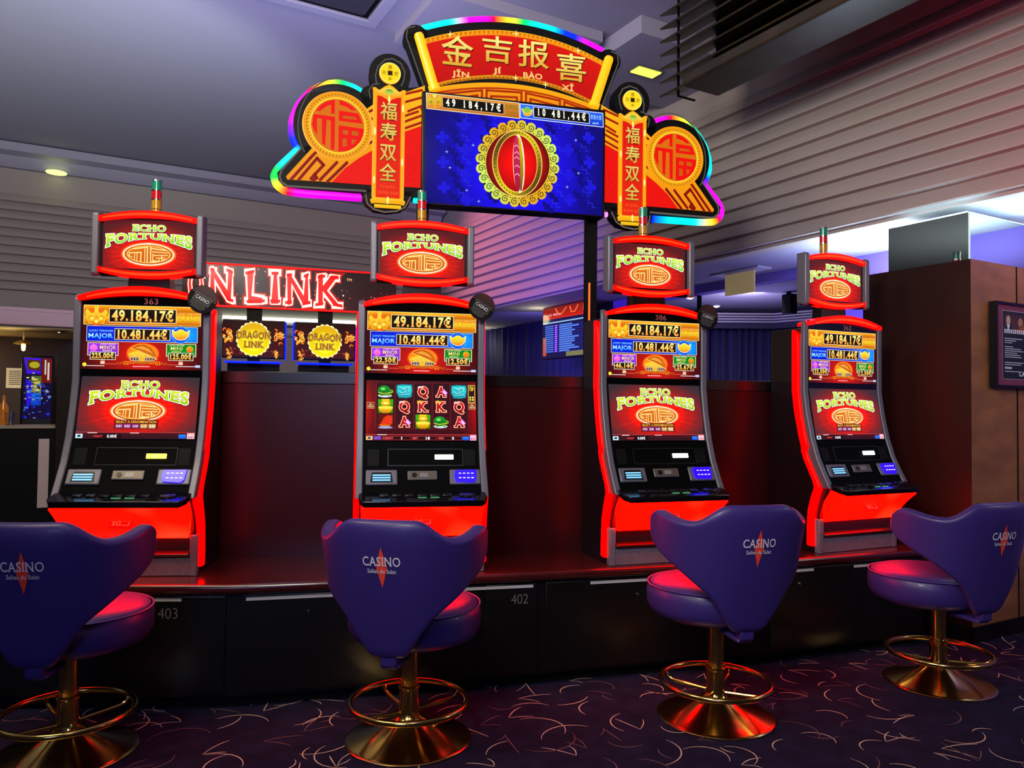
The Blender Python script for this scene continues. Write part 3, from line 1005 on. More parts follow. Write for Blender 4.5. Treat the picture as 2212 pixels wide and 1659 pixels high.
    cv.text('LUCKY ORANGE', 1550, 740, 1808, 762, (230, 230, 170), 3, .01, True)
    cv.text('MINI', 1570, 776, 1780, 834, (255, 240, 170), 3, .004, True, outline=((0, 70, 10), .025), col2=(220, 220, 90))
    cv.text('BONUS', 1596, 848, 1752, 874, (220, 220, 130), 3, .015, True)
    cv.ell(1900, 815, 66, 66, (10, 170, 40), 3)
    cv.ell(1900, 818, 58, 56, (255, 170, 30), 4, col2=(230, 80, 10))
    cv.poly([(1888, 778), (1912, 790), (1936, 772), (1914, 806)], (30, 110, 10), 5)
    cv.rect(1536, 882, 1964, 1020, (235, 225, 200), 3)
    cv.rect(1546, 891, 1954, 1011, (22, 12, 10), 4)
    cv.text(mini, 1564, 906, 1934, 992, GOLD1, 5, .035, True, col2=GOLD2)
    # treasure bowl
    cv.ell(1100, 905, 282, 190, (236, 60, 10), 1)
    cv.ell(1100, 900, 262, 172, (250, 130, 20), 2)
    cv.ell(1098, 930, 240, 165, (226, 140, 30), 3, a0=0, a1=180, col2=(180, 80, 10))
    cv.ell(1090, 925, 232, 66, (250, 210, 40), 4, col2=(236, 160, 20))
    for k in range(14):
        cv.ell(920 + 25 * k, 905 + 18 * (k % 3), 24, 16, (255, 228, 90), 5)
        cv.ring(920 + 25 * k, 905 + 18 * (k % 3), 24, 16, 4, (190, 110, 10), 6)
    cv.poly([(905, 812), (1000, 760), (1120, 748), (1240, 800), (1320, 900), (1348, 1010), (1230, 940), (1060, 865)], (176, 74, 14), 7, (206, 110, 24))
    cv.poly([(960, 800), (1090, 770), (1200, 815), (1280, 905), (1150, 850)], (230, 150, 50), 8)
    cv.line([(905, 812), (1060, 865), (1230, 940), (1348, 1010)], 12, (250, 200, 80), 9)
    cv.poly([(870, 965), (1330, 965), (1300, 1035), (900, 1035)], (190, 170, 140), 7)
    for k in range(9):
        cv.rect(905 + 46 * k, 980, 935 + 46 * k, 1022, (90, 50, 60), 8)
    cv.ell(1096, 1000, 50, 44, (250, 200, 50), 9)
    cv.ring(1096, 1000, 30, 26, 8, (180, 90, 10), 10)
    # fret line and small print along the bottom
    for sx in (-1, 1):
        c_ = 1092
        cv.line([(c_ + sx * 130, 1078), (c_ + sx * 200, 1078), (c_ + sx * 200, 1048), (c_ + sx * 300, 1048), (c_ + sx * 300, 1096), (c_ + sx * 230, 1096), (c_ + sx * 230, 1074), (c_ + sx * 270, 1074)], 9, (240, 170, 30), 4)
        cv.line([(c_ + sx * 320, 1096), (c_ + sx * 320, 1064), (c_ + sx * 360, 1064), (c_ + sx * 360, 1090), (c_ + sx * 400, 1090), (c_ + sx * 400, 1066), (c_ + sx * 420, 1066)], 7, (210, 130, 20), 4)
        cv.line([(c_ + sx * 430, 1094), (c_ + sx * 610, 1094)], 14, (214, 80, 60), 4)
    cv.line([(165, 1128), (455, 1128)], 10, (255, 236, 230), 4)
    cv.line([(940, 1132), (1215, 1132)], 12, (255, 190, 190), 4)
    cv.line([(1670, 1122), (1985, 1122)], 10, (255, 240, 240), 4)
    cv.ell(125, 1108, 34, 34, (250, 226, 60), 4)
    cv.rect(1996, 1096, 2085, 1138, (190, 200, 255), 4)
    for x in (428, 1750):
        cv.rect(x - 36, 1046, x + 36, 1096, (250, 200, 170), 4)
        cv.line([(x - 30, 1032), (x + 30, 1032)], 10, (220, 150, 80), 4)
    return cv


def echo_art(cv, cx, yE0, yE1, wE, xF0, xF1, yT, hM, hS, oc, orx, ory, green):
    """Title lettering and oval emblem shared by the small top screens and the lower screens."""
    for k in range(26):
        a = 2 * pi * k / 26 + .1
        r1, r2 = orx * 1.15, orx * (1.9 + .5 * sin(k * 2.4))
        bx, by = cv.b[0] + 6, cv.b[1] + 6
        r2 = min(r2, (min(cx - cv.b[0], cv.b[2] - cx) - 8) / (abs(cos(a)) + 1e-6), (((oc - cv.b[1]) if sin(a) < 0 else (cv.b[3] - (60 if orx > 190 else 8) - oc)) - 4) / (.62 * abs(sin(a)) + 1e-6))
        if r2 < r1:
            continue
        cv.poly([(cx + r1 * cos(a - .02), oc + r1 * .55 * sin(a - .02)), (cx + r2 * cos(a), oc + r2 * .62 * sin(a)), (cx + r1 * cos(a + .02), oc + r1 * .55 * sin(a + .02))], (235, 40, 24), 1)
    g1, g2 = green
    cv.text('ECHO', cx - wE / 2, yE0, cx + wE / 2, yE1, g1, 4, .03, True, outline=[((90, 20, 40), .085), ((250, 250, 215), .05)], col2=g2)

    def arch(px, t):
        u = (px - cx) / ((xF1 - xF0) / 2)
        k = abs(u) ** 1.6
        top = yT + 20 * u * u * (hS / 95)
        return px, top + (1 - t) * (hM + (hS - hM) * k)
    cv.text('FORTUNES', xF0, 0, xF1, 1, g1, 4, .035, True, outline=[((70, 16, 50), .085), ((250, 250, 220), .05)], col2=g2, warp=arch)
    cv.ring(cx, oc, orx * 1.09, ory * 1.13, orx * .12, (255, 120, 30), 2, col2=(255, 60, 20), ty=ory * .16)
    cv.ring(cx, oc, orx * 1.02, ory * 1.03, orx * .055, (255, 252, 225), 4, ty=ory * .1)
    cv.ell(cx, oc, orx * .98, ory * .95, (216, 110, 20), 3, col2=(196, 84, 16))
    cv.ring(cx, oc, orx * .86, ory * .8, orx * .04, (250, 210, 110), 5, ty=ory * .07)
    s_, h_ = orx / 200, ory / 78
    L = lambda p, t=9: cv.line([(cx + x * s_, oc + y * h_) for x, y in p], t * s_, (252, 222, 140), 6)
    L([(-120, -38), (-10, -52), (-10, 52)])
    L([(-30, -40), (-30, 52)], 6)
    L([(-150, -8), (-60, -14), (-62, 52)])
    L([(-90, -10), (-92, 46)], 6)
    L([(-148, -8), (-158, 12), (-130, 20)], 7)
    L([(-108, 0), (-112, 40)], 6)
    L([(16, -54), (16, 50), (60, 54)])
    L([(24, -44), (130, -32)])
    L([(30, -20), (150, -14)], 7)
    L([(34, -4), (34, 44), (84, 46), (84, 30)], 7)
    L([(34, 6), (150, 4)], 7)
    L([(104, 8), (104, 38), (140, 32)], 7)
    L([(60, 24), (130, 22)], 6)
    cv.ell(cx, oc - ory, 16 * s_, 5 * s_, (255, 255, 255), 7)
    cv.poly([(cx - 44 * s_, oc - ory), (cx, oc - ory - 4), (cx + 44 * s_, oc - ory), (cx, oc - ory + 4)], (255, 255, 250), 7)


def title_bg(c, edge, gy=.6):
    def f(u, v):
        d = hypot((u - .5) * 2.0, (v - gy) * 1.75)
        k = max(0, min(1, 1.5 - d * 1.15)) ** 1.2
        sw = 1 + .1 * sin(d * 26)
        return tuple(min(255, edge[i] + (c[i] - edge[i]) * k * sw) for i in range(3))
    return f


def lower_title_canvas():
    cv = Canvas((312, 45, 1203, 517), .594, .33)
    cv.grid(312, 45, 1203, 467, 30, 18, title_bg((255, 16, 8), (54, 42, 50)), 0)
    echo_art(cv, 757, 78, 133, 290, 384, 1130, 146, 46, 92, 306, 196, 77, ((206, 226, 40), (150, 190, 20)))
    cv.rect(590, 372, 916, 442, (96, 10, 12), 8)
    cv.text('SELECT A DENOMINATION', 602, 379, 904, 397, (255, 196, 70), 9, .008)
    for k, (c_, tx) in enumerate((((150, 60, 120), '0.01'), ((160, 60, 140), '0.02'), ((140, 50, 130), '0.05'), ((214, 160, 70), '0.10'), ((222, 180, 110), '0.20'))):
        x = 600 + 62 * k
        cv.rect(x, 405, x + 54, 437, c_, 9, tuple(q * .8 for q in c_))
        cv.text(tx, x + 8, 413, x + 46, 429, (255, 245, 250), 10, .01)
    cv.rect(312, 467, 1203, 517, (70, 14, 22), 8, (40, 18, 28))
    cv.line([(312, 468), (1203, 468)], 4, (200, 60, 60), 9)
    cv.line([(404, 472), (470, 472)], 6, (230, 200, 200), 9)
    cv.line([(718, 472), (780, 472)], 6, (230, 190, 190), 9)
    cv.rect(316, 480, 368, 512, (196, 224, 236), 9)
    cv.ell(342, 496, 14, 9, (30, 60, 90), 10)
    cv.rect(438, 480, 652, 514, (30, 8, 12), 9)
    cv.text('CREDIT', 444, 490, 516, 504, (250, 60, 70), 10, .02)
    cv.text('0.00€', 548, 487, 620, 507, (250, 250, 255), 10, .02)
    cv.rect(1080, 482, 1134, 512, (40, 130, 255), 9, (20, 80, 220))
    cv.rect(1142, 472, 1199, 514, (250, 190, 200), 9)
    cv.text('0,01', 1150, 494, 1192, 510, (120, 20, 60), 10, .02)
    return cv


def top_title_canvas(green):
    cv = Canvas((498, 336, 1171, 708), .47, .263)
    cv.grid(498, 336, 1171, 708, 26, 16, title_bg((255, 20, 10), (84, 24, 30), .72), 0)
    echo_art(cv, 834, 372, 418, 244, 518, 1152, 436, 40, 92, 596, 186, 82, green)
    cv.line([(1132, 544), (1148, 544)], 3, (250, 210, 200), 5)
    return cv


def reel_canvas():
    cv = Canvas((290, 172, 1278, 715), .594, .33)
    def bg(u, v):
        k = abs(u - .5) * 2
        return (60 + 110 * max(0, k - .75) * 4 * (.4 + .6 * sin(v * 3)), 8, 14 + 8 * (1 - k))
    cv.grid(290, 172, 1278, 660, 20, 8, bg, 0)
    xs = (378, 546, 712, 878, 1040, 1204)
    cv.rect(372, 192, 1206, 612, (120, 20, 30), 1)
    for a, b in zip(xs, xs[1:]):
        cv.rect(a + 3, 196, b - 3, 608, (44, 8, 20), 2, (62, 10, 24))

    def letter(ch, cx, cy):
        cv.text(ch, cx - 46, cy - 46, cx + 46, cy + 38, (205, 14, 20), 5, .04, True, outline=[((255, 120, 60), .055), ((250, 235, 200), .032)], col2=(150, 4, 10))
        if ch == 'A':
            cv.poly([(cx + 26, cy - 30), (cx + 60, cy + 6), (cx + 40, cy + 30), (cx + 6, cy)], (220, 130, 220), 8)
            cv.poly([(cx + 26, cy - 18), (cx + 48, cy + 6), (cx + 40, cy + 20), (cx + 18, cy)], (245, 190, 245), 9)
        if ch == 'Q':
            for k in range(5):
                cv.ell(cx - 40 + 9 * k, cy - 42 - 4 * (k % 2), 8, 8, (255, 200, 200), 8)
        if ch == 'K':
            cv.poly([(cx - 52, cy - 36), (cx - 52, cy - 62), (cx - 40, cy - 48), (cx - 30, cy - 66), (cx - 18, cy - 48), (cx - 8, cy - 62), (cx - 8, cy - 36)], (240, 180, 60), 8)

    def turtle(cx, cy):
        cv.ell(cx - 6, cy + 42, 62, 16, (200, 220, 255), 3)
        cv.ell(cx + 44, cy + 4, 24, 18, (120, 170, 20), 4)
        cv.ell(cx - 38, cy + 36, 18, 12, (130, 180, 30), 4)
        cv.ell(cx + 30, cy + 38, 16, 12, (130, 180, 30), 4)
        cv.ell(cx - 14, cy - 4, 56, 44, (20, 150, 40), 5, col2=(10, 80, 20))
        cv.ell(cx - 24, cy - 18, 20, 12, (120, 220, 100), 6)
        cv.line([(cx - 64, cy + 14), (cx - 14, cy + 26), (cx + 40, cy + 14)], 8, (190, 200, 60), 6)
        cv.ell(cx + 50, cy, 5, 5, (20, 20, 10), 6)

    def jade(cx, cy):
        pts = [(cx + (70 + 5 * sin(k * 2.7)) * cos(k * pi / 14) * (1 if abs(cos(k * pi / 14)) < .8 else 1.0), cy + (60 + 5 * cos(k * 3.1)) * sin(k * pi / 14)) for k in range(28)]
        cv.poly([(cx - 70, cy - 56), (cx - 20, cy - 64), (cx + 66, cy - 60), (cx + 72, cy - 10), (cx + 62, cy + 52), (cx + 20, cy + 62), (cx - 50, cy + 58), (cx - 72, cy + 10)], (20, 150, 160), 3)
        cv.poly([(cx - 60, cy - 46), (cx + 56, cy - 50), (cx + 62, cy - 6), (cx + 50, cy + 44), (cx - 40, cy + 50), (cx - 62, cy + 8)], (60, 215, 220), 4, (30, 170, 190))
        for p in ([(cx - 50, cy - 30), (cx - 10, cy - 10), (cx + 20, cy - 40)], [(cx + 10, cy + 20), (cx - 10, cy - 14), (cx + 40, cy - 26), (cx + 30, cy + 10)], [(cx - 50, cy + 14), (cx - 20, cy + 26), (cx + 6, cy + 14)], [(cx - 40, cy + 40), (cx + 44, cy + 34)]):
            cv.line(p, 7, (10, 110, 130), 5)
            cv.line([(x + 3, y - 7) for x, y in p], 4, (170, 250, 245), 6)

    def ingot(cx, cy):
        cv.rect(cx - 66, cy - 62, cx + 66, cy + 62, (60, 170, 10), 3, (30, 120, 0))
        cv.poly([(cx - 34, cy - 64), (cx + 34, cy - 64), (cx + 30, cy - 44), (cx + 44, cy - 30), (cx + 34, cy - 6), (cx - 34, cy - 6), (cx - 44, cy - 30), (cx - 30, cy - 44)], (250, 200, 30), 4, (220, 140, 10))
        cv.ell(cx, cy + 12, 64, 14, (255, 220, 70), 5)
        cv.poly([(cx - 64, cy + 12), (cx + 64, cy + 12), (cx + 48, cy + 50), (cx + 20, cy + 64), (cx - 20, cy + 64), (cx - 48, cy + 50)], (245, 190, 20), 4, (190, 120, 0))
        cv.ell(cx, cy - 26, 26, 10, (255, 235, 110), 6)

    def junk(cx, cy):
        cv.rect(cx - 64, cy - 66, cx + 66, cy + 62, (90, 14, 10), 3)
        for k in range(5):
            y = cy - 46 + 15 * k
            cv.poly([(cx - 6 - 8 * k, y + 4), (cx + 62, y - 8), (cx + 62, y + 2), (cx - 8 - 8 * k, y + 13)], (240, 60, 20), 5)
        cv.poly([(cx - 20, cy - 30), (cx + 26, cy - 62), (cx + 60, cy - 30), (cx + 60, cy + 26), (cx - 46, cy + 28)], (190, 30, 10), 4)
        cv.poly([(cx - 60, cy + 28), (cx + 50, cy + 28), (cx + 30, cy + 48), (cx - 36, cy + 48)], (210, 110, 20), 6)
        cv.ell(cx, cy + 54, 64, 9, (150, 170, 240), 7)
    rows = (((turtle,), (jade,), 'Q', 'A', (jade,)), ((ingot,), 'Q', 'K', 'K', 'Q'), ((junk,), 'A', (ingot,), (turtle,), 'A'))
    for r, row in enumerate(rows):
        for c_, it in enumerate(row):
            cx, cy = (xs[c_] + xs[c_ + 1]) / 2, 270 + 137 * r
            if isinstance(it, str):
                letter(it, cx, cy + 6)
            else:
                it[0](cx, cy)
    for x in (298, 1210):
        cv.rect(x, 372, x + 64, 430, (236, 150, 90), 3)
        cv.rect(x + 4, 376, x + 60, 426, (90, 20, 20), 4)
        cv.text('ALL', x + 14, 382, x + 50, 398, (255, 210, 150), 5, .03, True)
        cv.text('WAYS', x + 8, 404, x + 56, 420, (255, 210, 150), 5, .03, True)
    cv.rect(1206, 206, 1270, 368, (240, 200, 90), 3)
    cv.rect(1211, 211, 1265, 363, (34, 22, 14), 4)
    cv.text('ALL', 1216, 216, 1260, 236, (255, 220, 60), 5, .03, True)
    cv.text('UP', 1220, 240, 1256, 260, (255, 200, 50), 5, .03, True)
    for k in range(4):
        cv.ell(1226 + 24 * (k % 2), 320 + 22 * (k // 2), 9, 9, (250, 220, 90), 5)
    cv.rect(290, 660, 1278, 715, (90, 20, 26), 4, (50, 10, 18))
    cv.line([(290, 661), (1278, 661)], 5, (210, 60, 60), 5)
    cv.line([(396, 662), (474, 662)], 6, (245, 220, 230), 6)
    cv.rect(294, 674, 352, 708, (250, 190, 110), 5)
    cv.ell(322, 691, 14, 10, (40, 60, 140), 6)
    cv.rect(362, 676, 424, 706, (120, 70, 190), 5)
    for x0, x1, tx, xv, v_ in ((434, 686, 'CREDIT', 606, '1'), (698, 914, 'BET', 838, '18'), (926, 1142, 'WIN', 1064, '0')):
        cv.rect(x0, 676, x1, 710, (150, 40, 44), 5)
        cv.rect(x0 + 4, 680, x1 - 4, 706, (40, 6, 12), 6)
        cv.text(tx, x0 + 8, 684, x0 + 8 + 15 * len(tx), 702, (255, 90, 90), 7, .02)
        cv.text(v_, xv - (4 if v_ == '1' else 9 * len(v_)), 682, xv + (4 if v_ == '1' else 9 * len(v_)), 704, (255, 255, 255), 7, .03)
    cv.rect(1150, 678, 1208, 710, (40, 130, 255), 5, (20, 80, 220))
    cv.rect(1218, 664, 1276, 712, (250, 180, 215), 5)
    cv.text('0,01', 1224, 690, 1270, 706, (120, 20, 80), 6, .02)
    return cv


# ================================================================== the slot machines
PROF = [(1.46, 0.0), (1.0, 0.0), (.86, -.022), (.695, -.062), (.58, -.105), (.49, -.155), (.405, -.205)]


def yf(z):
    if z >= PROF[0][0]:
        return 0.0
    for (za, ya), (zb, yb) in zip(PROF, PROF[1:]):
        if zb <= z <= za:
            return ya + (yb - ya) * (za - z) / (za - zb)
    return PROF[-1][1]


def on_face(x, z, out=0.0):
    """A frame lying on the machine's front at height z, x right, z up along the slope, -y out."""
    k = (yf(z + .03) - yf(z - .03)) / .06
    return Matrix.Translation((x, yf(z), z)) @ Matrix.Rotation(-math.atan(k), 4, 'X') @ Matrix.Translation((0, -out, 0))


def arch(w, zc, ze, tc, te, flip=False, n=16):
    up, lo = [], []
    for i in range(n + 1):
        x = -w + 2 * w * i / n
        k = 1 - (x / w) ** 2
        up.append((x, ze + (zc - ze) * k))
        t = te + (tc - te) * k
        lo.append((x, ze + (zc - ze) * k - t))
    return up + lo[::-1]


def machine_proto():
    t = thing('slot_machine', (0, 0, 0), 0, 'x', 'slot machine')
    zs = [1.46, 1.2, 1.0, .93, .86, .78, .695, .64, .58, .53, .49, .45, .405]
    side = [(.30, .0), (.30, 1.405), (.0, 1.405)] + [(yf(z) + .012, z) for z in zs if z < 1.4] + [(-.19, .38), (-.145, .32), (-.115, .24), (-.105, .15), (-.105, 0.0)]
    MB().prism(side, 'x', -.325, .325).build('cabinet', mat('black cabinet side', (16, 9, 12), .3), t, bevel=.006)
    # glossy front face
    mb = MB()
    vs, fs = [], []
    zz = [1.45, 1.3, 1.15, 1.0, .93, .86, .78, .74, .695]
    for z in zz:
        vs += [(-.308, yf(z) - .002, z), (.308, yf(z) - .002, z)]
    for i in range(len(zz) - 1):
        fs.append((2 * i, 2 * i + 1, 2 * i + 3, 2 * i + 2))
    mb.add(vs, fs).build('front_glass', GLOSS, t, smooth=0)
    mb = MB()
    vs, fs = [], []
    zz = [.69, .64, .58, .53, .49, .45, .43]
    for z in zz:
        vs += [(-.308, yf(z) - .002, z), (.308, yf(z) - .002, z)]
    for i in range(len(zz) - 1):
        fs.append((2 * i, 2 * i + 1, 2 * i + 3, 2 * i + 2))
    cp = mb.add(vs, fs).build('console_panel', CONSOLE, t, smooth=40)
    mb = MB()
    mb.T = on_face(0.02, .606, .002)
    mb.box(-.2, .2, -.003, 0, -.047, -.044).box(-.2, .2, -.003, 0, .044, .047).box(-.2, -.197, -.003, 0, -.044, .044).box(.197, .2, -.003, 0, -.044, .044)
    mb.build('panel_outline', mat('dark seam', (30, 32, 34), .3), cp)
    for sx in (-1, 1):
        mb = MB()
        mb.T = on_face(sx * .255, .606, .002)
        mb.box(-.03, .03, -.002, 0, -.045, .045)
        mb.build('speaker_grille', MATTEBLK, cp)
    # grey side trims and red light strips
    tz = [1.425, 1.3, 1.1, 1.0, .93, .86, .78, .70, .655, .625, .58, .53, .49, .45, .405]
    fr = [(yf(z) - .014, z) for z in tz]
    bk = [(yf(z) + (.026 if z > .65 else .05), z) for z in tz]
    bk[0] = (.012, 1.452)
    rz_ = [1.395, 1.3, 1.1, 1.0, .93, .86, .78, .70, .655, .625, .58, .53, .49, .45]
    rf = [(yf(z) + (.027 if z > .65 else .051), z) for z in rz_] + [(-.148, .405), (-.122, .34), (-.098, .26), (-.092, .18), (-.092, .04)]
    rb = [(yf(z) + (.085 if z > .65 else .095), z) for z in rz_] + [(-.098, .405), (-.072, .34), (-.048, .26), (-.042, .18), (-.042, .04)]
    rf[0] = (.035, 1.36)
    for sx in (-1, 1):
        a, b = (.308, .345)
        MB().prism(fr + bk[::-1], 'x', sx * a, sx * b).build('side_trim', SILVER, t, bevel=.006)
        MB().prism(rf + rb[::-1], 'x', sx * .322, sx * .354).build('side_light', RED, t, bevel=.008)
        MB().box(min(sx * .30, sx * .338), max(sx * .30, sx * .338), -.13, -.09, 0, .21).build('foot_trim', BASEGREY, t, bevel=.005)
    MB().prism(arch(.318, 1.492, 1.436, .046, .022), 'y', -.036, .07).prism(arch(.27, 1.472, 1.434, .013, .006), 'y', -.039, -.034, 1).build('top_light', [REDARC, REDCORE], t)
    # money slots and displays
    for x, nm in ((-.212, 'bill_acceptor'), (.225, 'ticket_printer')):
        T = on_face(x, .503, .002)
        mb = MB()
        mb.T = T
        mb.box(-.082, .082, -.012, 0, -.043, .043)
        p = mb.build(nm, SILVER, t, bevel=.006)
        mb = MB()
        mb.T = T
        if nm == 'bill_acceptor':
            mb.prism([(-.05, .026), (.05, .026), (.058, -.03), (-.058, -.03)], 'y', -.0135, -.0115)
            mb.build('slot_mouth', BLACK, p)
            mb = MB()
            mb.T = T
            for k in range(3):
                mb.box(-.046, .046, -.019, -.013, -.022 + .014 * k, -.016 + .014 * k)
            mb.build('slot_light', SLOTLED, p)
        else:
            mb.prism([(-.052, .034), (.06, .036), (.056, -.02), (.04, -.036), (-.05, -.03), (-.058, .0)], 'y', -.02, -.0115)
            mb.build('glowing_bezel', BLUELED, p)
            mb = MB()
            mb.T = T
            for k in range(4):
                for j in (0, 1):
                    mb.box(-.034 + .022 * k, -.022 + .022 * k, -.0215, -.02, .014 - .026 * j, .017 - .026 * j)
            mb.build('lamp_dot', mat('white dot', (255, 255, 255), .4, emit=(230, 225, 255), power=3), p)
    T = on_face(.0, .512, .002)
    mb = MB()
    mb.T = T
    mb.box(-.078, .078, -.01, 0, -.026, .026)
    p = mb.build('card_reader', SILVER, t, bevel=.004)
    mb = MB()
    mb.T = T
    mb.box(-.07, .07, -.0115, -.009, -.02, .02)
    mb.build('reader_face', mat('dull bronze plate', (96, 84, 72), .4, .4), p)
    mb = MB()
    mb.T = T @ Matrix.Rotation(pi / 2, 4, 'X')
    mb.T = T @ Matrix.Translation((-.042, -.0115, 0)) @ Matrix.Rotation(pi / 2, 4, 'X')
    mb.lathe([(.013, 0), (.013, .003), (0, .003)], 18)
    mb.build('round_button', BLACK, p)
    mb = MB()
    mb.T = T
    mb.box(-.014, .03, -.013, -.011, -.012, .012)
    mb.build('window', mat('grey window', (120, 118, 120), .3), p)
    # button deck
    def dz(y):
        return .442 + (y + .16) * .24
    pl_ = [(-.328, -.12), (.328, -.12), (.328, -.28), (.305, -.322), (-.305, -.322), (-.328, -.28)]
    vs = [(x, y, dz(y)) for x, y in pl_] + [(x * .985, y + (.012 if y < -.2 else 0), dz(y) - .034) for x, y in pl_]
    fs = [(0, 1, 2, 3, 4, 5), (11, 10, 9, 8, 7, 6)] + [(i, (i + 1) % 6, 6 + (i + 1) % 6, 6 + i) for i in range(6)]
    dk = MB().add(vs, fs).build('button_deck', mat('gloss deck', (12, 12, 15), .12, spec=.35), t, bevel=.006)
    for k in range(6):
        mb = MB()
        x = -.2 + .064 * k
        mb.T = Matrix.Translation((x, -.245, dz(-.245))) @ Matrix.Rotation(math.atan(.24), 4, 'X')
        mb.box(-.024, .024, -.017, .017, 0, .008)
        mb.build('button', mat('smoked button', (26, 26, 30), .15), dk, bevel=.003)
        if k in (3, 4):
            mb = MB()
            mb.T = Matrix.Translation((x, -.276, dz(-.276))) @ Matrix.Rotation(math.atan(.24), 4, 'X')
            mb.box(-.022, .022, -.004, .004, 0, .003)
            mb.build('button_glow', mat('green button glow', (20, 60, 40), .3, emit=(90, 190, 130), power=.6), dk)
    mb = MB()
    mb.T = Matrix.Translation((.225, -.245, dz(-.245))) @ Matrix.Rotation(math.atan(.24), 4, 'X')
    mb.lathe([(.034, 0), (.034, .006), (.028, .009), (0, .009)], 28, sx=1.25)
    mb.build('play_button', mat('dark play button', (20, 18, 40), .12), dk)
    # red belly panel
    bp = [(-.300, .366), (-.268, .340), (-.228, .305), (-.19, .262), (-.165, .228), (-.15, .198), (-.12, .193), (-.12, .40)]
    mb = MB()
    vs = []
    for sx in (-1, 1):
        for y, z in bp:
            w_ = .318 - .012 * max(0, (.398 - z)) / .2
            if z < .2:
                w_ = .298
            vs.append((sx * w_, y, z))
    n = len(bp)
    fs = [tuple(range(n)), tuple(range(2 * n - 1, n - 1, -1))] + [(i, (i + 1) % n, n + (i + 1) % n, n + i) for i in range(n)]
    be = mb.add(vs, fs).build('belly_panel', REDPANEL, t, bevel=.008)
    mb = MB()
    mb.T = Matrix.Translation((0, -.222, .283)) @ Matrix.Rotation(radians(-42.5), 4, 'X')
    mb.box(-.055, .055, -.004, .004, -.026, .026)
    em = mb.build('emblem', mat('red badge', (150, 8, 4), .3, emit=(170, 6, 2), power=.7), be)
    cv = Canvas((0, 0, 100, 46), .1, .046)
    cv.text('SG', 8, 12, 50, 36, (255, 96, 60), 1, 0)
    for k in range(7):
        cv.rect(57 + 5 * k, 10, 60 + 5 * k, 13, (255, 120, 90), 1)
        cv.rect(57 + 5 * k, 34, 60 + 5 * k, 37, (255, 120, 90), 1)
    for k in range(5):
        cv.rect(87, 10 + 5 * k, 90, 13 + 5 * k, (255, 120, 90), 1)
    mb2 = MB()
    R3 = mb.T.to_3x3()
    cv.put(mb2, mb.T @ Vector((0, -.0042, 0)), R3 @ Vector((1, 0, 0)), R3 @ Vector((0, 0, 1)), R3 @ Vector((0, -1, 0)))
    # the lettering rides on the badge as its sub-part's own face
    o = mb2.build('emblem_lettering', SCREEN, be, ink=True, smooth=0)
    MB().box(-.305, .305, -.11, -.09, .095, .2).build('tray_recess', mat('dark recess', (28, 6, 8), .4), t)
    MB().prism([(-.108, .097), (-.138, .098), (-.143, .112), (-.132, .122), (-.108, .128)], 'x', -.3, .3).build('tray_lip', DARKRED, t, bevel=.004)
    MB().box(-.305, .305, -.125, .2, 0, .095).build('base_panel', BASEGREY, t, bevel=.006)
    # topper
    MB().prism([(-.12, 1.40), (.12, 1.40), (.10, 1.60), (-.10, 1.60)], 'y', .072, .15).build('neck', BLACK, t)
    tp = MB().box(-.262, .262, .06, .115, 1.56, 1.885).build('topper', BLACK, t, bevel=.01)
    MB().prism(arch(.252, 1.908, 1.874, .036, .026), 'y', .034, .105).prism(arch(.23, 1.896, 1.868, .014, .008), 'y', .031, .036, 1).build('topper_light', [REDARC, REDCORE], tp)
    lo = [(x, 3.454 - z) for x, z in arch(.252, 1.908, 1.876, .036, .026)]
    lo2 = [(x, 3.454 - z) for x, z in arch(.23, 1.896, 1.868, .014, .008)]
    MB().prism(lo, 'y', .034, .105).prism(lo2, 'y', .031, .036, 1).build('topper_light', [REDARC, REDCORE], tp)
    for sx in (-1, 1):
        pts = [(.03, 1.565), (.03, 1.885), (.045, 1.895), (.112, 1.895), (.112, 1.575), (.05, 1.552)]
        MB().prism(pts, 'x', sx * .25, sx * .286).build('topper_trim', SILVER, tp, bevel=.008)
    top_title_canvas(((206, 230, 60), (120, 200, 40))).build('topper_screen', SCREEN, tp, (0, .058, 1.729), (1, 0, 0), (0, 0, 1), (0, -1, 0))
    # signal tower
    st = MB()
    for z in (1.996, 2.046):
        st.lathe([(.0265, z - .004), (.0285, z - .003), (.0285, z + .003), (.0265, z + .004)], 24, (0, .155, 0))
    st.lathe([(.0265, 2.096), (.0285, 2.097), (.0275, 2.104), (0, 2.106)], 24, (0, .155, 0)).lathe([(.01, 1.40), (.01, 2.09)], 12, (0, .155, 0))
    so = st.build('signal_tower', CHROME, t)
    for z, c_, nm in ((1.944, (150, 118, 14), 'yellow lens'), (1.890, (150, 118, 14), 'yellow lens'), (1.998, (168, 16, 26), 'red lens'), (2.048, (14, 120, 92), 'green lens')):
        MB().lathe([(.026, z), (.026, z + .05)], 24, (0, .155, 0)).build('lens', mat(nm, c_, .15, coat=.5), so)
    return t


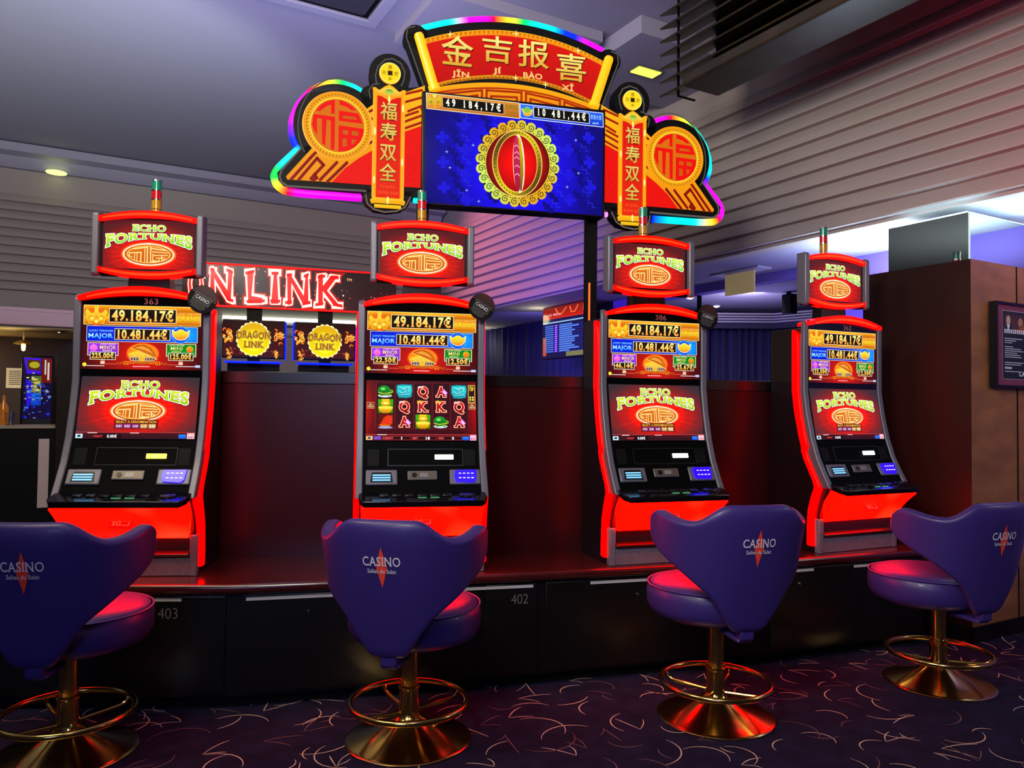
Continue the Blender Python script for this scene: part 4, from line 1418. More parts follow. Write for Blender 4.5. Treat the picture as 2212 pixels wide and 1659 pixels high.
random.seed(3)
MACH = [((-1.949, 4.038), 5.78, '363', ('225,00€', '125,00€'), AMBERLCD, 'slot machine numbered 363 at the left end of the row, beside the bar'),
        ((-.494, 4.195), 10.81, '402', ('22,50€', '12,50€'), WHITELCD, 'slot machine whose lower screen shows five reels of symbols, right of the dragon screens'),
        ((.837, 4.517), 17.37, '386', ('46,14€', '25,67€'), WHITELCD, 'slot machine numbered 386, behind the stool turned to the left with its back to us'),
        ((2.146, 4.981), 24.45, '362', ('22,50€', '12,50€'), CYANLCD, 'slot machine numbered 362 at the end of the row by the brown pillar')]
proto = machine_proto()
title_mesh = None
for i, ((X, Y), yaw, num, vals, lcd, lb) in enumerate(MACH):
    t = proto if i == 0 else dup(PROTO_COPY)
    if i == 0:
        PROTO_COPY = proto
    t.location = W(X, Y, PH)
    t.rotation_euler = (0, 0, radians(yaw) - ROOM)
    tag(t, lb, 'slot machine', 'row of red lit slot machines')
for i, ((X, Y), yaw, num, vals, lcd, lb) in enumerate(MACH):
    t = bpy.data.objects['slot_machine' + ('.%03d' % i if i else '')]
    jackpot_canvas(*vals).build('upper_screen', SCREEN, t, (0, -.004, 1.2275), (1, 0, 0), (0, 0, 1), (0, -1, 0))
    T = on_face(0, .856, .005)
    R3 = T.to_3x3()
    u_, v_, n_ = R3 @ Vector((1, 0, 0)), Vector((0, .195, 1)).normalized(), Vector((0, -1, .195)).normalized()
    org = (0, -.0355, .856)
    if i == 1:
        reel_canvas().build('lower_screen', SCREEN, t, org, u_, v_, n_)
    elif title_mesh is None:
        o = lower_title_canvas().build('lower_screen', SCREEN, t, org, u_, v_, n_)
        title_mesh = o.data
    else:
        o = bpy.data.objects.new('lower_screen', title_mesh)
        COL.objects.link(o)
        o.parent = t
    mb = MB()
    mb.T = on_face(.118, .607, .002)
    mb.box(-.05, .05, -.008, 0, -.013, .013)
    mb.build('card_display', lcd, t, bevel=.002)
    if i != 1:
        cv = Canvas((0, 0, 3, 1.6), .075, .034)
        cv.text(num, .1, .1, 2.9, 1.5, (150, 92, 92) if i < 3 else (150, 130, 130), 1, .0)
        cv.build('number', PRINT, t, (.04, -.0035, 1.417), (1, 0, 0), (0, 0, 1), (0, -1, 0))

# round placards clipped on the upper right corners
for i, (rot, lb) in enumerate(((-32, 'round dark placard on the upper right corner of machine 363'), (-32, 'round dark placard on the upper right corner of the reel machine'), (-14, 'round dark placard on the upper right corner of machine 386'))):
    mt = bpy.data.objects['slot_machine' + ('.%03d' % i if i else '')]
    M_ = Matrix.Translation(mt.location) @ Matrix.Rotation(mt.rotation_euler.z, 4, 'Z')
    t = thing('placard', M_ @ Vector((.318, -.062, 1.427)), mt.rotation_euler.z + radians(6), lb, 'placard', 'round casino placards')
    mb = MB()
    mb.T = Matrix.Rotation(pi / 2, 4, 'X')
    mb.lathe([(0, -.003), (.074, -.003), (.074, .003), (0, .003)], 40)
    mb.build('disc', mat('black card', (16, 13, 13), .7, spec=.1), t)
    MB().box(-.02, .02, .003, .03, -.02, .02).build('clip', BLACK, t)
    cv = Canvas((-100, -100, 100, 100), .148, .148)
    cv.poly([(100 * cos(a * pi / 18) * .96, -100 * sin(a * pi / 18) * .96) for a in range(1, 18)], (62, 26, 24), 1, (30, 14, 14))
    cv.rect(-62, -28, 62, 30, (20, 18, 20), 2)
    cv.frame(-62, -28, 62, 30, 2.5, (120, 110, 108), 3)
    cv.text('CASINO', -50, -14, 50, 12, (205, 200, 198), 4, .0)
    for k, w_ in enumerate((60, 66, 58, 44)):
        cv.rect(-w_, 38 + 11 * k, w_ * .8, 41 + 11 * k, (110, 106, 106), 3)
    a = radians(rot)
    cv.build('print', PRINT, t, (0, -.0034, 0), (cos(a), 0, sin(a)), (-sin(a), 0, cos(a)), (0, -1, 0))

# ================================================================== the dragon screens behind the divider
BW = radians(17) - ROOM
BO = W(-1.45, 5.3, 0)


def bank(name, s, back, z, label, cat, group=None):
    p = BO + Matrix.Rotation(BW, 3, 'Z') @ Vector((s, back, 0))
    p.z = z
    return thing(name, p, BW, label, cat, group)


t = bank('overhead_sign', -.08, 0, 2.14, 'long red neon lettered sign spanning behind the first two machines', 'sign')
MB().box(-.70, .72, .004, .16, 0, .296).build('casing', MATTEBLK, t, bevel=.01)
cv = Canvas((-70, 29.6, 72, 0), 1.42, .296)     # centimetres, y up
cv.fn = None
random.seed(11)
cv.rect(-70, 29.6, 72, 0, (46, 8, 10), 0, (26, 5, 12))
for k in range(60):
    x, y, r = random.uniform(-68, 71), random.uniform(1, 28.5), random.choice((.25, .3, .4, .6))
    cv.ell(x, y, r, r, random.choice(((255, 120, 110), (255, 60, 40), (255, 200, 200))), 1, 10)
for k in range(10):
    x = random.uniform(-68, 70)
    cv.poly([(x, 0), (x + 1.2, 9 * random.random() + 3), (x + 3, 0)], (200, 10, 8), 1)
NEONL = [((150, 6, 4), .085), ((255, 90, 30), .058), ((255, 244, 224), .045)]
for tx, xa, xb, dy in (('O', -66, -57, 0), ('N', -53.5, -38, 0), ('L', -30, -17.5, 0), ('I', -14, -8, 0), ('N', -4, 12, 0), ('K', 16.5, 34, 0)):
    cv.text(tx, xa, 25.2, xb, 4.6, (220, 10, 4), 4, .018, True, outline=NEONL, warp=lambda px, t_: (px + 1.6 * (t_ - .5) * math.sin(px * .9), 25.2 * t_ + 4.6 * (1 - t_) + .9 * math.sin(px * .7)))
    for k in range(5):
        pass
cv.text('TM', 37, 24, 40.5, 22, (255, 190, 120), 4, .0)
sg = cv.build('sign_face', attr_mat('neon sign face', True, 1.35, .3), t, (.01, 0, .148), (1, 0, 0), (0, 0, 1), (0, -1, 0))
for z in (.006, .29):
    MB().tube([(-.70, -.002, z), (.72, -.002, z)], .006, 8).build('led_edge', mat('red pink edge light', (120, 0, 0), .3, emit=(255, 16, 14), power=2.5), t)
for x in (-.6, .62):
    MB().box(x - .03, x + .03, .06, .12, -2.14, 0).build('post', MATTEBLK, t)


def flames(cv, cx, cy, s, flip):
    """Curling tongues of fire."""
    random.seed(int(cx) + 5)
    for k in range(15):
        a, r = random.uniform(0, 6.28), random.uniform(.1, .95) * s
        x, y = cx + flip * r * cos(a) * .6, cy + r * sin(a)
        q = random.uniform(.16, .34) * s
        sp = random.choice((-1, 1))
        th0 = random.uniform(0, 6.28)
        col_ = random.choice(((255, 150, 30), (255, 190, 60), (226, 96, 14), (200, 70, 10)))
        pts = [(x + q * (1 - .07 * j) * cos(th0 + sp * j * .42), y + q * (1 - .07 * j) * sin(th0 + sp * j * .42)) for j in range(12)]
        for j in range(11):
            cv.line(pts[j:j + 2], s * .16 * (1 - j / 13), col_, 2 + k % 3)
        cv.line([pts[2], pts[4], pts[6]], s * .03, (255, 236, 140), 5)


for s, w_, lb in ((-.321, .388, 'fiery gold disc video screen nearest machine 363, behind the divider'), (.1505, .401, 'fiery gold disc video screen nearest the reel machine, behind the divider')):
    t = bank('video_screen', s, 0, 1.80, lb, 'video screen')
    MB().box(-w_ / 2 - .008, w_ / 2 + .008, .004, .06, 0, .262).build('casing', BLACK, t, bevel=.006)
    MB().box(-.05, .05, .02, .05, .262, .34).build('hanger', MATTEBLK, t)
    MB().box(-.17, .17, .06, .4, -1.80, -.03).build('machine_body', MATTEBLK, t)
    MB().box(-.04, .04, .01, .05, -.04, 0).build('stand', MATTEBLK, t)
    cv = Canvas((497, 768, 1163, 1158), w_, .24)
    cv.rect(497, 768, 1163, 1158, (36, 14, 12), 0, (70, 20, 30))
    flames(cv, 545, 930, 100, 1)
    flames(cv, 1110, 930, 100, -1)
    flames(cv, 560, 1130, 60, 1)
    flames(cv, 1080, 1140, 50, -1)
    for k in range(24):
        cv.ell(random.uniform(560, 1100), random.uniform(1060, 1150), 4, 4, (255, 120, 60), 2, 8)
    pts = [(826 + (182 + 8 * ((k * 7) % 3)) * cos(2 * pi * k / 60), 968 + (182 + 8 * ((k * 5) % 3)) * sin(2 * pi * k / 60)) for k in range(60)]
    cv.poly(pts, (255, 250, 170), 5)
    cv.ell(826, 968, 178, 178, (214, 160, 16), 6, col2=(240, 226, 10))
    cv.ell(826, 985, 120, 120, (238, 206, 20), 7, col2=(250, 236, 40))
    cv.text('DRAGON', 640, 888, 1010, 958, (140, 74, 10), 9, .02, True, outline=[((60, 20, 0), .06), ((250, 210, 90), .03)], warp=lambda px, t_: (px, 960 - 72 * t_ + 26 * ((px - 826) / 190) ** 2 * 0 + 8 * math.sin(px * .05)))
    cv.text('LINK', 722, 996, 938, 1062, (140, 74, 10), 9, .02, True, outline=[((60, 20, 0), .06), ((250, 210, 90), .03)])
    cv.build('picture', SCREEN, t, (0, 0, .134), (1, 0, 0), (0, 0, 1), (0, -1, 0))
    bl = mat('blue led tube', (10, 10, 80), .3, emit=(0, 18, 255), power=3.5)
    MB().tube([(-w_ / 2 + .01, -.004, -.028), (w_ / 2 - .01, -.004, -.028)], .007, 8).build('led_tube', bl, t)
    xe = w_ / 2 + .012 if s < 0 else -w_ / 2 - .012
    MB().tube([(xe, -.004, -.01), (xe, -.004, .255)], .005, 8).build('led_tube', bl, t)
    if s > 0:
        xe = w_ / 2 + .014
        MB().tube([(xe, -.004, -.01), (xe, -.004, .24)], .005, 8).build('led_tube', mat('magenta led tube', (80, 0, 80), .3, emit=(190, 0, 255), power=2.5), t)
t = bank('light_box', -.08, .30, 1.98, 'pale box with a fluorescent tube showing between the dragon sign and its screens', 'light')
MB().box(-.5, .62, .02, .06, 0, .24).build('back_board', mat('pale board', (150, 152, 150), .6), t)
MB().box(-.6, -.58, 0, .1, -1.98, .26).box(.64, .66, 0, .1, -1.98, .26).build('frame', MATTEBLK, t)
MB().tube([(-.5, 0, .12), (.62, 0, .12)], .014, 10).build('tube', mat('fluorescent tube', (255, 255, 240), .4, emit=(250, 250, 215), power=4), t)
MB().box(-.6, .66, -.01, .05, .075, .085).build('tray', SILVER, t)

# ================================================================== the big jackpot sign
SO = W(.002, 4.6, 3.003)      # the whole sign is .9388 of its drawn size
SA = radians(13.6) - ROOM
sign = thing('jackpot_sign', SO, SA, 'huge red and gold jackpot sign with rainbow light tubes above the two middle machines', 'sign')
sign.scale = (.9388, .9388, .9388)
GOLD, GOLDD, REDC, DKR = (255, 190, 20), (240, 140, 8), (240, 14, 8), (140, 10, 4)


def disc_pts(cx, cz, r, n=48, a0=0, a1=360):
    return [(cx + r * cos(radians(a0 + (a1 - a0) * k / n)), cz + r * sin(radians(a0 + (a1 - a0) * k / n))) for k in range(n + (a1 - a0 < 360))]


mb = MB()
for sx in (-1, 1):
    fl_ = lambda P: [(sx * x, z) for x, z in P]
    mb.prism(fl_(disc_pts(-1.113, .088, .262)), 'y', .002, .09)
    mb.prism(fl_([(-1.462, -.225), (-1.455, -.265), (-1.425, -.30), (-.56, -.305), (-.56, .40), (-.70, .37), (-.95, .29), (-1.2, .0), (-1.335, -.07)]), 'y', .002, .09)
    mb.prism(fl_(disc_pts(-.803, .447, .128)), 'y', .002, .09)
    mb.prism(fl_(disc_pts(-.915, .30, .065, 24)), 'y', .002, .09)
    mb.prism(fl_([(-.95, -.28), (-.955, -.33), (-.94, -.37), (-.89, -.405), (-.81, -.412), (-.72, -.395), (-.67, -.35), (-.655, -.28)]), 'y', .002, .09)
    mb.prism(fl_(disc_pts(-.645, .70, .078, 24)), 'y', .002, .09)
ar = [(x / 20 * .6, .868 - .345 * (x / 20 * .6) ** 2) for x in range(-20, 21)]
mb.prism([(-.722, .70), (-.60, .755)] + ar[1:-1] + [(.60, .755), (.722, .70), (.575, .33), (-.575, .33)], 'y', .002, .09)
mb.build('backing', MATTEBLK, sign, smooth=0)
MB().box(-.605, .605, -.035, .08, -.362, .352).build('display_housing', BLACK, sign, bevel=.008)


def wing_map(sx):
    def f(x, y):
        a = .000518 + .000025 * max(0, min(1, (x - 205) / 1500))
        return sx * (-1.113 + (x - 775) * a * -1 * -1) * 1.0, .088 - .000601 * (y - 670) + .0000603 * (x - 775)
    return f


class FCanvas(Canvas):
    def __init__(s, fn, step=.0004):
        s.fn_, s.step = fn, step
        s.v, s.f, s.c = [], [], []

    def _p(s, x, y):
        return s.fn_(x, y)


for sx, nm in ((-1, 'l'), (1, 'r')):
    # picture traced for the left wing; the right wing is its mirror image
    mf = (lambda x, y: (-1.113 + (x - 775) * (.000518 if x < 775 else .00055), .088 - .000601 * (y - 670) + .0000603 * (x - 775)))
    cv = FCanvas((lambda x, y, mf=mf, sx=sx: ((mf(x, y)[0]) * (1 if sx < 0 else -1), mf(x, y)[1])))
    cv.poly([(200, 1165), (215, 1195), (1730, 1328), (1735, 250), (1180, 430), (480, 890)], GOLD, 1, GOLDD)
    for p in ([(262, 1192), (470, 985), (540, 920)], [(345, 1200), (545, 990), (620, 1062), (480, 1195)], [(500, 1215), (545, 1190), (520, 1150)], [(585, 1210), (770, 1040)], [(670, 1230), (880, 1045)]):
        cv.line(p, 34, DKR, 2)
    cv.poly([(715, 1240), (860, 1100), (1010, 1000), (1190, 905), (1190, 1285)], REDC, 3)
    cv.poly([(1500, 738), (1735, 665), (1730, 1328), (1500, 1310)], REDC, 3)
    for ya in (520, 610, 690, 790, 850):
        cv.line([(1120, ya), (1200, ya - 40)], 26, DKR, 2)
    for p in ([(1510, 340), (1700, 300)], [(1510, 425), (1730, 370)], [(1550, 520), (1690, 470), (1725, 560), (1510, 630)], [(1510, 570), (1660, 525)], [(1510, 700), (1735, 630)]):
        cv.line(p, 26, (170, 20, 0), 2)
    for k in range(3):
        cv.ring(1590, 1040 + 90 * k, 40, 40, 8, (214, 10, 8), 4)
    # grey line just inside the black edge
    cv.line([(360, 890), (150, 1100), (130, 1160), (150, 1220), (220, 1262), (1090, 1340)], 20, (96, 92, 84), 1)
    cv.line([(775 + 452 * cos(a), 650 + 480 * sin(a)) for a in [radians(146 + 7 * k) for k in range(24)]], 14, (84, 80, 76), 1)
    cv.line([(1090, 1380), (1110, 1470), (1180, 1530), (1300, 1565), (1440, 1560), (1530, 1520), (1590, 1420)], 16, (110, 96, 90), 1)
    cv.line([(1190, 230), (1178, 140), (1206, 50), (1280, -20), (1370, -30), (1460, 20), (1505, 110), (1495, 190), (1470, 250)], 16, (84, 80, 76), 1)
    cv.line([(1125, 380), (1108, 300), (1150, 240), (1220, 230)], 14, (84, 80, 76), 1)
    cv.build('wing_face', SIGNLIT, sign, (0, 0, 0), (1, 0, 0), (0, 0, 1), (0, -1, 0))
    # round medallion
    cx = -1.113 * (-sx)
    cx = 1.113 * sx
    MB().add([(x, y, z) for y in (-.012, .004) for x, z in disc_pts(cx, .088, .21, 56)], [tuple(range(56)), tuple(range(111, 55, -1))] + [(i, (i + 1) % 56, 56 + (i + 1) % 56, 56 + i) for i in range(56)]).build('medallion_rim', mat('gold lit rim', (180, 110, 10), .3, emit=(240, 150, 10), power=.8), sign)
    cv = FCanvas(lambda x, y, cx=cx: (cx + (x - 775) / 330 * .163, .088 - (y - 670) / 330 * .172))
    cv.ring(775, 670, 410, 398, 80, (244, 150, 12), 1, col2=(255, 184, 20))
    for k in range(56):
        a = 2 * pi * k / 56
        c_, s_ = cos(a), sin(a)
        cv.line([(775 + 352 * c_ - 12 * s_, 670 + 342 * s_ + 12 * c_), (775 + 376 * c_ - 12 * s_, 670 + 366 * s_ + 12 * c_), (775 + 376 * c_ + 8 * s_, 670 + 366 * s_ - 8 * c_)], 7, (150, 76, 4), 2)
    cv.ring(775, 670, 336, 328, 14, (255, 226, 60), 3)
    cv.ell(775, 670, 322, 316, (222, 112, 8), 2)
    red = lambda p: cv.poly(p, (244, 12, 8), 4)
    red([(735, 366), (735, 535), (690, 535), (690, 430), (640, 452), (570, 510), (560, 520), (510, 520), (560, 450), (640, 395)])
    red([(790, 366), (880, 390), (950, 430), (995, 470), (940, 474), (880, 440), (790, 420)])
    red([(485, 560), (740, 570), (740, 960), (695, 955), (690, 620), (640, 610), (628, 920), (590, 895), (582, 605), (525, 605), (530, 800), (500, 760), (466, 690)])
    red([(785, 490), (1020, 505), (1075, 620), (785, 612)])
    red([(785, 665), (1090, 680), (1085, 760), (1050, 840), (980, 910), (900, 955), (785, 975)])
    for p in ([(835, 545), (985, 550), (1005, 580), (835, 580)], [(835, 715), (900, 718), (900, 768), (835, 765)], [(945, 715), (1025, 720), (1020, 770), (945, 770)], [(835, 815), (885, 815), (890, 900), (835, 915)], [(945, 815), (1000, 820), (960, 880), (945, 880)]):
        cv.poly(p, (206, 96, 8), 5)
    cv.build('medallion', SIGNLIT, sign, (0, -.0125, 0), (1, 0, 0), (0, 0, 1), (0, -1, 0))
    # small coin
    q = .803 * sx
    MB().add([(x, y, z) for y in (-.012, .004) for x, z in disc_pts(q, .447, .066, 40)], [tuple(range(40)), tuple(range(79, 39, -1))] + [(i, (i + 1) % 40, 40 + (i + 1) % 40, 40 + i) for i in range(40)]).build('coin_rim', mat('gold lit rim'), sign)
    cv = FCanvas(lambda x, y, q=q: (q + x * .066, .447 - y * .066))
    cv.ell(0, 0, 1, 1, (255, 226, 30), 1)
    cv.ring(0, 0, 1, 1, .1, (255, 246, 120), 2)
    cv.rect(-.27, -.27, .27, .27, (226, 176, 10), 3)
    cv.rect(-.2, -.2, .2, .2, (40, 22, 6), 4)
    for tx, x, y in (('喜', 0, -.56), ('报', .58, 0), ('吉', -.58, 0), ('金', 0, .56)):
        cv.text(tx, x - .2, y - .2, x + .2, y + .2, (190, 130, 0), 3)
    cv.build('coin', SIGNLIT, sign, (0, -.0125, 0), (1, 0, 0), (0, 0, 1), (0, -1, 0))
    # hanging scroll
    q = .806 * sx
    MB().box(q - .098, q + .098, -.012, .004, -.33, .335).build('scroll_board', mat('gold lit rim'), sign)
    cv = FCanvas(lambda x, y, q=q: (q + (x - 1345) * .000585, .088 - .000601 * (y - 670)))
    cv.rect(1185, 260, 1505, 1425, (250, 120, 10), 1)
    cv.rect(1185, 260, 1215, 1425, (255, 176, 20), 2)
    cv.rect(1475, 260, 1505, 1425, (255, 176, 20), 2)
    cv.rect(1222, 270, 1468, 1425, (226, 16, 10), 2, (238, 40, 10))
    for k, tx in enumerate('福寿双全'):
        y = 385 + 212 * k
        cv.text(tx, 1258, y, 1432, y + 182, (90, 10, 4), 3, .02)
        cv.text(tx, 1254, y - 5, 1428, y + 177, (240, 216, 110), 4, .012, col2=(214, 180, 60))
    cv.text('FÚ SHÒU', 1262, 1240, 1420, 1268, (250, 90, 30), 4, .02)
    cv.text('SHUĀNG QUÁN', 1236, 1300, 1452, 1330, (250, 90, 30), 4, .02)
    cv.poly([(1170, 240), (1200, 235), (1240, 262), (1300, 215), (1345, 195), (1390, 215), (1450, 262), (1490, 235), (1520, 240), (1515, 285), (1480, 318), (1430, 322), (1380, 345), (1345, 372), (1310, 345), (1260, 322), (1210, 318), (1175, 285)], (255, 196, 30), 5, (250, 150, 14))
    cv.poly([(1210, 270), (1300, 240), (1345, 225), (1390, 240), (1480, 270), (1440, 300), (1345, 320), (1250, 300)], (255, 226, 90), 6, (250, 170, 30))
    cv.ell(1345, 270, 42, 28, (90, 160, 10), 7, col2=(200, 230, 90))
    cv.poly([(1160, 1400), (1190, 1370), (1500, 1370), (1530, 1400), (1515, 1440), (1470, 1430), (1220, 1430), (1175, 1440)], (255, 200, 24), 5, (250, 160, 10))
    cv.rect(1205, 1440, 1485, 1478, (255, 214, 30), 5, (240, 170, 10))
    for x, y in ((1200, 690), (1490, 430), (1200, 1190), (1490, 990), (1345, 1395), (1345, 350)):
        cv.ell(x, y, 12, 40, (255, 250, 150), 8)
    cv.build('scroll_face', SIGNLIT, sign, (0, -.0125, 0), (1, 0, 0), (0, 0, 1), (0, -1, 0))

# header
hz = lambda x: .815 - .345 * x * x
lz = lambda x: .498 - .39 * x * x
cv = FCanvas(lambda x, y: (x, y))
def band(fa, fb, xa, xb, col, layer, n=30, col2=None, skew=0):
    pts = [(xa + (xb - xa) * k / n, fa(xa + (xb - xa) * k / n)) for k in range(n + 1)]
    lo_ = [(xa + (xb - xa) * k / n) for k in range(n + 1)]
    c = [lin(col)] * (n + 1) + [lin(col2 or col)] * (n + 1)
    fs = [(k, k + 1, n + 2 + k, n + 1 + k) for k in range(n)]
    cv.raw(pts + [(x * (1 - skew), fb(x * (1 - skew))) for x in lo_], fs, c, layer)


band(hz, lz, -.60, .60, (226, 20, 10), 1, 40, (196, 8, 6), skew=.16)
band(hz, lambda x: hz(x) - .035, -.60, .60, (255, 186, 20), 2, 40, (250, 140, 10), skew=.01)
band(lambda x: lz(x) + .025, lz, -.515, .515, (240, 160, 20), 2, 40, (190, 110, 10))
for k in range(40):
    x = -.58 + .0297 * k
    cv.poly([(x, hz(x) - .006), (x + .012, hz(x) - .028), (x + .024, hz(x + .02) - .006)], (226, 110, 6), 3)
    x = -.5 + .0256 * k
    cv.poly([(x, lz(x) + .006), (x + .01, lz(x) + .02), (x + .02, lz(x) + .006)], (160, 90, 10), 3)
for tx, xa, xb, za, zb in (('金', -.485, -.28, .542, .738), ('吉', -.222, -.027, .598, .768), ('报', .015, .222, .592, .77), ('喜', .272, .477, .532, .714)):
    cv.text(tx, xa + .006, zb - .007, xb + .006, za - .007, (90, 8, 4), 4, .01)
    cv.text(tx, xa, zb, xb, za, (255, 246, 130), 5, .01, col2=(226, 170, 40))
for tx, xa, xb, za, zb in (('JĪN', -.415, -.305, .482, .516), ('JÍ', -.15, -.095, .532, .564), ('BÀO', .05, .178, .524, .558), ('XǏ', .31, .392, .472, .506)):
    cv.text(tx, xa, zb - .004, xb, za - .004, (255, 205, 120), 6, .03)
for x, z in ((-.43, hz(-.43) - .01), (-.12, hz(.12) - .08), (.0, .80), (.42, hz(.42) - .015), (.0, .51), (.2, .49)):
    for q in (0, 1):
        cv.poly([(x - .004 if q else x - .022, z), (x, z + (.026 if q else .004)), (x + (.004 if q else .022), z), (x, z - (.026 if q else .004))], (255, 255, 170), 7)
# fret band under the header
f_o = lambda x: .471 - .29 * x * x
band(f_o, lambda x: .35 + 0 * x, -.555, .555, (255, 176, 14), 1, 40, (244, 140, 8))
band(lambda x: f_o(x) - .03, lambda x: f_o(x) - .042, -.52, .52, (190, 50, 0), 2)
for xa, xb in ((-.47, -.22), (-.19, .04), (.07, .30), (.33, .5)):
    fr_ = lambda p: cv.line(p, .014, (176, 40, 0), 2)
    za = min(f_o(xa), f_o(xb)) - .055
    fr_([(xa, .35), (xa, f_o(xa) - .05), (xb, f_o(xb) - .05), (xb, .35)])
    fr_([(xa + .03, .35), (xa + .03, f_o(xa) - .085), (xb - .03, f_o(xb) - .085), (xb - .03, .35)])
cv.line([(-.655, .765), (-.70, .75), (-.705, .69), (-.575, .345)], .009, (84, 82, 76), 1)
cv.line([(.655, .765), (.70, .75), (.705, .69), (.575, .345)], .009, (84, 82, 76), 1)
cv.build('header_face', SIGNLIT, sign, (0, 0, 0), (1, 0, 0), (0, 0, 1), (0, -1, 0))
ROLL = mat('gold lit roller', (200, 130, 20), .25, emit=(255, 176, 14), power=.95)
for sx in (-1, 1):
    a, b = Vector((sx * .63, -.02, .70)), Vector((sx * .527, -.02, .375))
    mb = MB().tube([a, b], .031, 14)
    d = (b - a).normalized()
    mb.tube([a - d * .012, a + d * .014], .026, 14).tube([b - d * .02, b + d * .012], .037, 14)
    mb.build('scroll_roller', ROLL, sign)

# colour changing tubes
STOPS = {'c': (0, 220, 205), 'm': (250, 0, 235), 'r': (255, 0, 24), 'g': (0, 205, 70), 'b': (0, 36, 240), 'y': (250, 200, 40), 'v': (130, 10, 240), 'w': (225, 150, 250)}


def rainbow(path, seq, nm='led_tube', r=.024):
    P = [Vector(p) for p in path]
    # evenly spaced samples of a smoothed line
    S = []
    for i in range(len(P) - 1):
        for k in range(5):
            S.append(P[i].lerp(P[i + 1], k / 5))
    S.append(P[-1])
    for _ in range(2):
        S = [S[0]] + [(S[i - 1] + S[i] * 2 + S[i + 1]) / 4 for i in range(1, len(S) - 1)] + [S[-1]]
    n = len(seq) - 1
    cols = []
    for i in range(len(S)):
        u = i / (len(S) - 1) * n
        k = min(n - 1, int(u))
        a, b = lin(STOPS[seq[k]]), lin(STOPS[seq[k + 1]])
        cols.append(tuple(a[j] + (b[j] - a[j]) * (u - k) for j in range(3)))
    MB().tube(S, r, 10, cols=cols).build(nm, NEON, sign, ink=True)


LW_ = [(-.965, .318), (-1.02, .348), (-1.113, .368), (-1.2, .348), (-1.285, .288), (-1.348, .203), (-1.38, .113), (-1.384, .033), (-1.364, -.03), (-1.34, -.062), (-1.404, -.13), (-1.459, -.191), (-1.482, -.24), (-1.466, -.292), (-1.42, -.324), (-1.32, -.332), (-1.14, -.332), (-.965, -.332)]
rainbow([(x, .03, z) for x, z in LW_], 'ccgyrmmvbbccggyrmmm')
rainbow([(-x, .03, z) for x, z in LW_], 'mmrygccccbvmmmmryccb')
rainbow([(-.60 + .12 * k, .03, .894 - .345 * (-.60 + .12 * k) ** 2) for k in range(11)], 'cccmmrygccbbmm')
rainbow([(-.645, .03, -.325), (-.60, .03, -.325)], 'cc', r=.017)
rainbow([(.605, .03, -.325), (.645, .03, -.325)], 'mw', r=.017)

# main display
def scr(x, y):
    t_ = (y - 40) / 1300
    yy = (y - 40 - (x - 70) * (.107 - .033 * t_)) / 1308
    xx = (x - 70 + (y - 40) * .042) / 2105
    return (xx - .5) * 1.165, (.5 - yy) * .685


cv = FCanvas(scr)
pic = lambda u, v: (70 + 2105 * u - 1308 * v * .042, 40 + 1308 * v + 2105 * u * (.107 - .033 * v))
def bgd(u, v):
    k = max(0, 1 - abs(hypot((u - .5) * 1.7, (v - .62) * 1.0) - .25) * 1.7)
    return (8 + 20 * k, 3 + 5 * k, 110 + 145 * k)
pts, cs, fs = [], [], []
for j in range(17):
    for i in range(27):
        pts.append(pic(i / 26, j / 16))
        cs.append(lin(bgd(i / 26, j / 16)))
for j in range(16):
    for i in range(26):
        fs.append((j * 27 + i, j * 27 + i + 1, j * 27 + i + 28, j * 27 + i + 27))
cv.raw(pts, fs, cs, 0)
random.seed(21)
for sx in (-1, 1):
    for col_, off in ((.80, 0), (.42, 1)):
        for k in range(8):
            x0 = 1110 + sx * (col_ * 1000 - 90 + 60 * ((k + off) % 2))
            y0 = 330 + 135 * k + sx * 60
            cv.poly([(x0 - 50, y0), (x0 - 10, y0), (x0 - 10, y0 + 30), (x0 + 40, y0 + 30), (x0 + 40, y0 + 80), (x0 + 80, y0 + 80), (x0 + 80, y0 + 140), (x0 + 20, y0 + 140), (x0 + 20, y0 + 100), (x0 - 30, y0 + 100), (x0 - 30, y0 + 50), (x0 - 50, y0 + 50)], (8, 3, 120), 1)
            cv.line([(x0 + 70, y0 - 20), (x0 + 70, y0 + 20), (x0 + 120, y0 + 20), (x0 + 120, y0 + 70), (x0 + 160, y0 + 70)], 6, (40, 50, 230), 1)
    for k in range(7):
        x0, y0 = 1110 + sx * (610 + 260 * (k % 2)), 420 + 150 * k
        for a, b in ((-45, 0), (45, 0), (0, -45), (0, 45), (0, 0)):
            cv.rect(x0 + a - 26, y0 + b - 26, x0 + a + 26, y0 + b + 26, (24, 18, 205), 2)
for x, y in ((285, 745), (315, 935), (1840, 995), (1820, 600), (500, 1205), (635, 1335), (1695, 1160), (590, 665)):
    for a, b in ((22, 4), (4, 22)):
        cv.poly([(x - a, y), (x, y - b), (x + a, y), (x, y + b)], (160, 200, 255), 3)
# prize bars
sl = lambda x: (x - 70) * .107
def bar(xa, xb, ya, yb, col, layer, col2=None):
    cv.poly([(xa, ya + sl(xa)), (xb, ya + sl(xb)), (xb, yb + sl(xb)), (xa, yb + sl(xa))], col, layer, col2)


